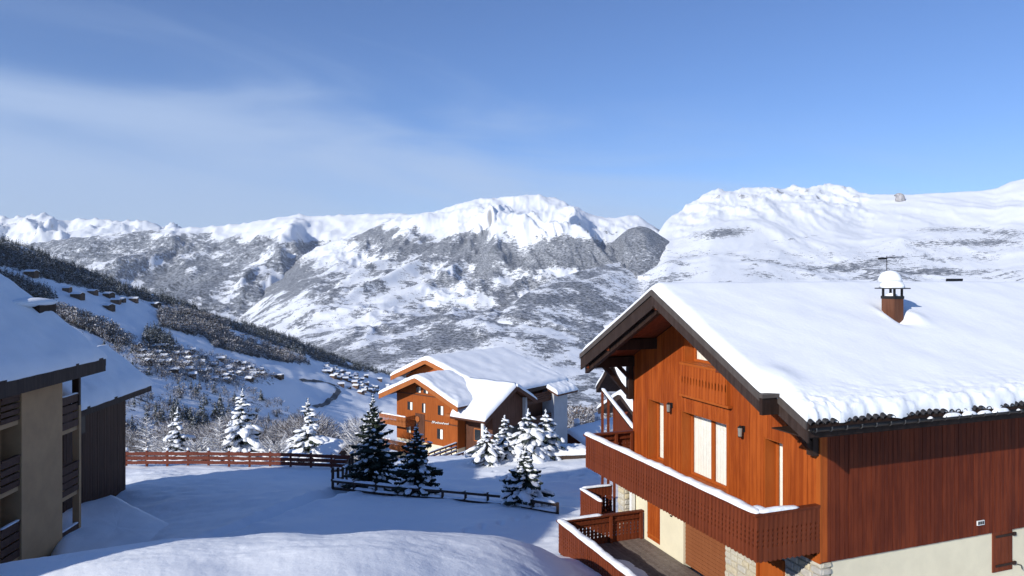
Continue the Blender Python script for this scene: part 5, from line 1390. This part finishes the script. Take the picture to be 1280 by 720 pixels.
mb = MB(); mb.add([mid_, B, B+Vector((0, 0, -1.35)), mid_+Vector((0, 0, -1.5))]+[q+Vector((.04, .04, 0)) for q in (mid_, B, B+Vector((0, 0, -1.35)), mid_+Vector((0, 0, -1.5)))], [(0,1,2,3),(7,6,5,4),(0,4,5,1),(1,5,6,2),(2,6,7,3),(3,7,4,0)]); ST.part('panel', mb, M['redbrown'])
mb = MB(); mb.beam(A, B, .10, .10); ST.part('handrail', mb, M['dark'])
mb = MB(); rail_snow(mb, A+Vector((0, 0, .05)), B+Vector((0, 0, .05)), .16, .09, 8); ST.part('snow', mb, M['tree_snow'], smooth=True)
for k in (0, .2, .4, .98):
    q = A.lerp(B, k); mb = MB(); mb.box(q.x-.05, q.x+.05, q.y-.05, q.y+.05, -9.8, q.z-.05); ST.part('post', mb, M['redbrown'])
# ================================================================== woods and villages on the hillside
def ground_at(px, py, Ya=60., Yb=2000.):
    """farthest-first search for the ground seen at a photograph position"""
    Ys = np.geomspace(Ya, Yb, 260); zz = gz((px-640)/F*Ys, Ys); pp = HZ-F*zz/Ys
    i = np.where((pp[:-1]-py)*(pp[1:]-py) <= 0)[0]
    if not len(i): return None
    i = i[0]; t = (py-pp[i])/(pp[i+1]-pp[i]+1e-9); Y = Ys[i]+(Ys[i+1]-Ys[i])*t
    return Vector(((px-640)/F*Y, Y, float(gz((px-640)/F*Y, Y)[0])))
def sample(n, px0, px1, Y0, Y1, test, seed):
    r = np.random.RandomState(seed); px = r.uniform(px0, px1, n); Y = np.exp(r.uniform(math.log(Y0), math.log(Y1), n)); X = (px-640)/F*Y; Z = gz(X, Y); py = HZ-F*Z/Y
    k = test(px, py, Y, X); return np.stack([X, Y, Z], 1)[k]
def conifer_proto(n, seed):
    """slender spruce of small drooping faces, unit height; returns tris (n,3,3) and a snow flag"""
    r = np.random.RandomState(seed); f = r.rand(n)**1.25; a = r.rand(n)*6.283; R = .20*(1-f)+.012; rad = R*r.uniform(.35, 1.0, n)
    c = np.stack([rad*np.cos(a), rad*np.sin(a), .04+.95*f], 1); out = np.stack([np.cos(a), np.sin(a), -.55*np.ones(n)], 1); tan = np.stack([-np.sin(a), np.cos(a), np.zeros(n)], 1)
    sz = (.16*(1-f)+.035)[:, None]*r.uniform(.6, 1.2, (n, 1))
    T = np.stack([c-out*sz*.5+np.array([0, 0, .03]), c+out*sz*.6+tan*sz*.45, c+out*sz*.6-tan*sz*.45], 1)
    return T, r.rand(n) < .36
def broad_proto(n, seed, slim=.035):
    """winter crown: fans of fine upswept twigs round a few limbs, unit height"""
    r = np.random.RandomState(seed); u = r.rand(n); a = r.rand(n)*6.283; h = .25+.62*r.rand(n)
    w = .36*np.sin(np.clip((h-.12)/.88, 0, 1)*math.pi)**.7*np.sqrt(u); c = np.stack([w*np.cos(a), w*np.sin(a), h], 1)
    d = np.stack([np.cos(a)*.8, np.sin(a)*.8, .9+0*a], 1)+r.randn(n, 3)*.45; d /= np.linalg.norm(d, axis=1)[:, None]
    s = np.cross(d, r.randn(n, 3)); s /= np.linalg.norm(s, axis=1)[:, None]; L = r.uniform(.07, .15, (n, 1))
    T = np.stack([c-s*slim, c+s*slim, c+d*L], 1)
    nt = 10; b = np.zeros((nt, 3, 3))
    for i in range(nt):
        t = r.randn(3)*.10; t[2] = .45+.35*r.rand(); q = np.array([math.cos(i), math.sin(i), 0])*.014; b[i] = [-q, q, t]
    return np.concatenate([T, b]), np.concatenate([r.rand(n) < .62, np.zeros(nt, bool)])
M['frost'] = plain_mat('rime_frosted_twigs', (.44,.435,.45), .85, .3, .25, bs=0)
M['twig'] = plain_mat('brown_winter_twigs', (.085,.066,.056), .9, .4, .2, bs=0)
M['far_needle'] = plain_mat('far_spruce', (.028,.038,.032), .8, .4, .2, bs=0)
M['far_frost'] = plain_mat('far_spruce_frost', (.33,.35,.38), .85, .3, .2, bs=0)
def wood_stuff(name, label, pts, protos, hmin, hmax, mats, seed, wide=1.0):
    if not len(pts): return
    r = np.random.RandomState(seed); TV, MI = [], []
    for p in pts:
        T, s = protos[r.randint(len(protos))]; h = r.uniform(hmin, hmax); a = r.rand()*6.283; ca, sa = math.cos(a), math.sin(a); w = h*wide*r.uniform(.8, 1.25)
        Q = np.empty_like(T); Q[..., 0] = (T[..., 0]*ca-T[..., 1]*sa)*w; Q[..., 1] = (T[..., 0]*sa+T[..., 1]*ca)*w; Q[..., 2] = T[..., 2]*h
        TV.append(Q+p); MI.append(s)
    V = np.concatenate(TV).reshape(-1, 3); mi = np.concatenate(MI).astype(np.int32)
    me = fast_mesh(name, V, np.arange(len(V)).reshape(-1, 3), False, mats, mi)
    return tag(link(name, me), label, kind='stuff')
CON = [conifer_proto(34, i) for i in range(5)]; CON2 = [conifer_proto(110, 20+i) for i in range(5)]
BRO = [broad_proto(44, 40+i, .045) for i in range(5)]; BRO2 = [broad_proto(190, 60+i, .020) for i in range(5)]; BRO3 = [broad_proto(1500, 80+i, .0045) for i in range(4)]
def in_wood(*names): return lambda px, py, Y, X: np.any([in_poly(px, py, WOODS[n]) for n in names], axis=0)
p_ = sample(40000, -120, 260, 700, 1700, in_wood('crest', 'lower'), 1)
wood_stuff('conifer_forest', 'dark conifer forest covering the upper left hillside', p_[:3400], CON, 9, 17, [M['far_needle'], M['far_frost']], 1, 1.15)
p_ = sample(30000, 180, 550, 900, 2000, in_wood('rim'), 2)
wood_stuff('conifer_forest', 'dark conifers along the falling rim of the hillside', p_[:1700], CON, 9, 17, [M['far_needle'], M['far_frost']], 2, 1.2)
p_ = sample(36000, 40, 400, 700, 1850, in_wood('clump', 'spur', 'grove'), 3)
wood_stuff('frosted_woodland', 'frosted grey woods in clumps across the hillside', p_[:1700], BRO, 9, 16, [M['twig'], M['frost']], 3, 1.1)
wood_stuff('conifer_forest', 'scattered conifers inside the frosted woods', p_[1700:2300], CON, 10, 17, [M['far_needle'], M['far_frost']], 4, 1.1)
p_ = sample(14000, 170, 230, 700, 1800, in_wood('knot'), 4)
wood_stuff('conifer_forest', 'dark knot of conifers above the lower village', p_[:320], CON, 10, 18, [M['far_needle'], M['far_frost']], 5, 1.1)
# trees between the village houses
VILL = [(160,430),(235,436),(325,462),(352,474),(300,484),(225,478),(170,455)]
p_ = sample(9000, 150, 360, 600, 1500, lambda px, py, Y, X: in_poly(px, py, VILL), 5)
wood_stuff('frosted_woodland', 'frosted trees between the houses of the lower village', p_[:420], BRO, 6, 12, [M['twig'], M['frost']], 6, 1.2)
# mixed woods down in the hollow beyond the fence
def hollow(px, py, Y, X):
    g = fbm(X/45, Y/45, 3, .5, 33)
    return (g > -.24) & (px < 480-.05*Y) & ~((px > 395) & (py < 520) & (py > 478))
p_ = sample(14000, 130, 480, 380, 1000, hollow, 6)
wood_stuff('frosted_woodland', 'frosted scrub woods filling the hollow below the villages', p_[:2600], BRO, 5, 10, [M['twig'], M['frost']], 7, 1.15)
p_ = sample(2500, 130, 480, 380, 950, hollow, 16)
wood_stuff('conifer_forest', 'dark conifers dotted through the hollow', p_[:260], CON2, 9, 16, [M['far_needle'], M['far_frost']], 8, 1.0)
p_ = sample(1600, 140, 470, 66, 130, lambda px, py, Y, X: (fbm(X/14, Y/14, 2, .5, 35) > -.05), 7)
wood_stuff('frosted_woodland', 'nearer bare woods with rime on the twigs beyond the fence', p_[:55], BRO3, 3.6, 6.0, [M['twig'], M['frost']], 9, 1.1)
p_ = sample(3000, 210, 300, 500, 800, lambda px, py, Y, X: (py > 520) & (py < 565), 17)
wood_stuff('conifer_forest', 'dark conifer thicket behind the tallest snowy fir', p_[:110], CON2, 13, 20, [M['far_needle'], M['far_frost']], 10, 1.2)
p_ = sample(700, 690, 770, 110, 520, lambda px, py, Y, X: fbm(X/25, Y/25, 2, .5, 5) > 0, 18)
wood_stuff('frosted_woodland', 'frosted scrub on the slope behind the small house', p_[:70], BRO2, 3, 7, [M['twig'], M['frost']], 11, 1.2)

# ------------------------------------------------------------------ houses
def house_mesh(L, Wd, hw, sl, seed, mats):
    mb = MB(); rnd = random.Random(seed); ov = .9
    mb.mi = 0; mb.box(-L/2, L/2, -Wd/2, Wd/2, -3, hw); mb.prism([(-Wd/2, hw), (0, hw+sl*Wd/2), (Wd/2, hw)], 0, -L/2, L/2)
    mb.mi = 1; hb = Wd/2+ov; zr = hw+sl*Wd/2+.25
    mb.prism([(-hb, zr-sl*hb), (0, zr), (hb, zr-sl*hb), (hb*.97, zr-sl*hb+.75), (0, zr+.8), (-hb*.97, zr-sl*hb+.75)], 0, -L/2-ov, L/2+ov)
    mb.mi = 2
    for s in (-1, 1):
        for i in range(3):
            x = -L/2+L*(i+.5)/3
            for z in (hw*.30, hw*.72): mb.box(x-.5, x+.5, s*Wd/2-.06, s*Wd/2+.06, z-.55, z+.55)
    return mb.mesh('village_house', mats)
M['hw1'] = plain_mat('house_dark_wood', (.075,.048,.035), .85, .3, .5); M['hw2'] = plain_mat('house_brown_wood', (.13,.075,.048), .85, .3, .5); M['hw3'] = plain_mat('house_grey_render', (.24,.22,.20), .85, .2, .5)
HM = [house_mesh(9, 7.5, 4.6, .45, 1, [M['hw1'], M['snow'], M['black']]), house_mesh(11, 8.5, 5.2, .42, 2, [M['hw2'], M['snow'], M['black']]), house_mesh(8, 7, 4.2, .5, 3, [M['hw3'], M['snow'], M['black']]), house_mesh(17, 11, 7.0, .4, 4, [M['hw1'], M['snow'], M['black']]), house_mesh(14, 9.5, 6.0, .42, 5, [M['hw2'], M['snow'], M['black']])]
def place_house(p, k, rz, label, group, cat='house'):
    o = link('village_house', HM[k]); o.location = p; o.rotation_euler = (0, 0, rz); tag(o, label, cat, group); return o
rv = random.Random(9)
UP = [(97,369,3,'broad dark chalet at the left end of the upper hamlet'),(116,364,4,'long chalet above the left end of the upper hamlet'),(136,368,3,'chalet at the top middle of the upper hamlet'),(145,375,4,'brown chalet just right of the middle of the upper hamlet'),(136,383,3,'largest dark chalet at the bottom of the upper hamlet'),(153,373,0,'small chalet right of the hamlet middle'),(167,373,4,'chalet at the right of the upper hamlet by the trees'),(195,380,3,'lone chalet at the right tip of the upper hamlet'),(39,341,3,'lone chalet in the forest clearing at far left'),(84,360,1,'low chalet at the forest edge left of the hamlet')]
for px, py, k, lab in UP:
    q = ground_at(px, py+4, 600)
    if q: place_house(q, k, rv.uniform(-.5, .3), lab, 'chalets of the upper hamlet', 'chalet')
def village(poly, n, dmin, Y0, Y1, seed, label, group, kinds):
    pts = sample(6000, min(p[0] for p in poly), max(p[0] for p in poly), Y0, Y1, lambda px, py, Y, X: in_poly(px, py, poly), seed); kept = []; rn = random.Random(seed)
    for p in pts:
        if all((p[0]-q[0])**2+(p[1]-q[1])**2 > dmin**2 for q in kept): kept.append(p)
        if len(kept) >= n: break
    PX = [640+F*p[0]/p[1] for p in kept]; PY = [HZ-F*p[2]/p[1] for p in kept]; qx = np.quantile(PX, [.2, .4, .6, .8])
    fit = np.polyfit(PX, PY, 1)
    for p, x, y in zip(kept, PX, PY):
        k = rn.choice(kinds); side = ('left end', 'left half', 'middle', 'right half', 'right end')[int(np.searchsorted(qx, x))]
        d = y-np.polyval(fit, x); row = 'upper edge' if d < -4 else 'lower edge' if d > 4 else 'inner rows'
        tone = {0: 'small dark timber', 1: 'larger brown timber', 2: 'small grey rendered'}[k]
        place_house(p, k, rn.uniform(-.6, .5), f'{tone} house, {row}, {side} of the {label}', group)
village([(165,433),(232,438),(318,461),(340,470),(300,479),(225,472),(176,452)], 54, 17, 700, 1400, 21, 'tree filled lower village', 'houses of the lower village', [0, 0, 1, 2, 2])
village([(405,456),(440,462),(482,478),(494,492),(458,495),(428,484),(405,472)], 64, 14, 900, 1900, 22, 'village by the road bend', 'houses of the clustered village', [0, 1, 2, 1])
q = ground_at(345, 472, 600)
mb = MB(); mb.mi = 0; mb.box(-12, 12, -5, 5, -3, 5.5); mb.mi = 1; mb.box(-12.6, 12.6, -5.6, 5.6, 5.5, 6.6)
mb.mi = 2
for i in range(7): mb.box(-10.6+i*3.4, -8.8+i*3.4, -5.06, -5.0, 1.2, 3.6)
o = link('long_building', mb.mesh('long_building', [M['hw1'], M['snow'], M['black']])); o.location = q; o.rotation_euler = (0, 0, -.15); tag(o, 'long flat roofed dark building between the two villages', 'building')
# the road that bends below the clustered village
def road(name, pts, w, label):
    P = [ground_at(a, b, 600) for a, b in pts]; P = [p for p in P if p]
    Q = []
    for a, b in zip(P[:-1], P[1:]):
        for k in range(12): Q.append(a.lerp(b, k/12))
    Q.append(P[-1]); vs = []
    for i, p in enumerate(Q):
        d = (Q[min(i+1, len(Q)-1)]-Q[max(i-1, 0)]); d.z = 0; d.normalize(); n = Vector((-d.y, d.x, 0))
        for s in (-1, 1):
            c = p+n*(s*w/2); vs.append((c.x, c.y, float(gz(c.x, c.y)[0])+.9))
    mb = MB(); mb.add(vs, [(2*i, 2*i+1, 2*i+3, 2*i+2) for i in range(len(Q)-1)])
    tag(link(name, mb.mesh(name, M['road'], True)), label, kind='structure')
M['road'] = plain_mat('wet_asphalt', (.045,.05,.058), .6, .3, .05)
road('road', [(393,509),(408,505),(418,497),(424,489),(421,483),(408,479),(392,477),(376,476)], 9, 'dark cleared road bending below the clustered village')
# ------------------------------------------------------------------ the air of the valley
HAZE = 2.0e-5
if HAZE > 0:
    m = bpy.data.materials.new('valley_air'); m.use_nodes = True; nt = m.node_tree; nt.nodes.clear()
    out = nt.nodes.new('ShaderNodeOutputMaterial'); pv = nt.nodes.new('ShaderNodeVolumePrincipled')
    pv.inputs['Color'].default_value = (.90, .95, 1.0, 1); pv.inputs['Density'].default_value = HAZE; pv.inputs['Anisotropy'].default_value = .1
    nt.links.new(pv.outputs[0], out.inputs['Volume'])
    mb = MB(); mb.box(-24000, 24000, -400, 26000, -900, 2100)
    tag(link('haze', mb.mesh('haze', m)), 'thin blue air filling the valley', kind='stuff')
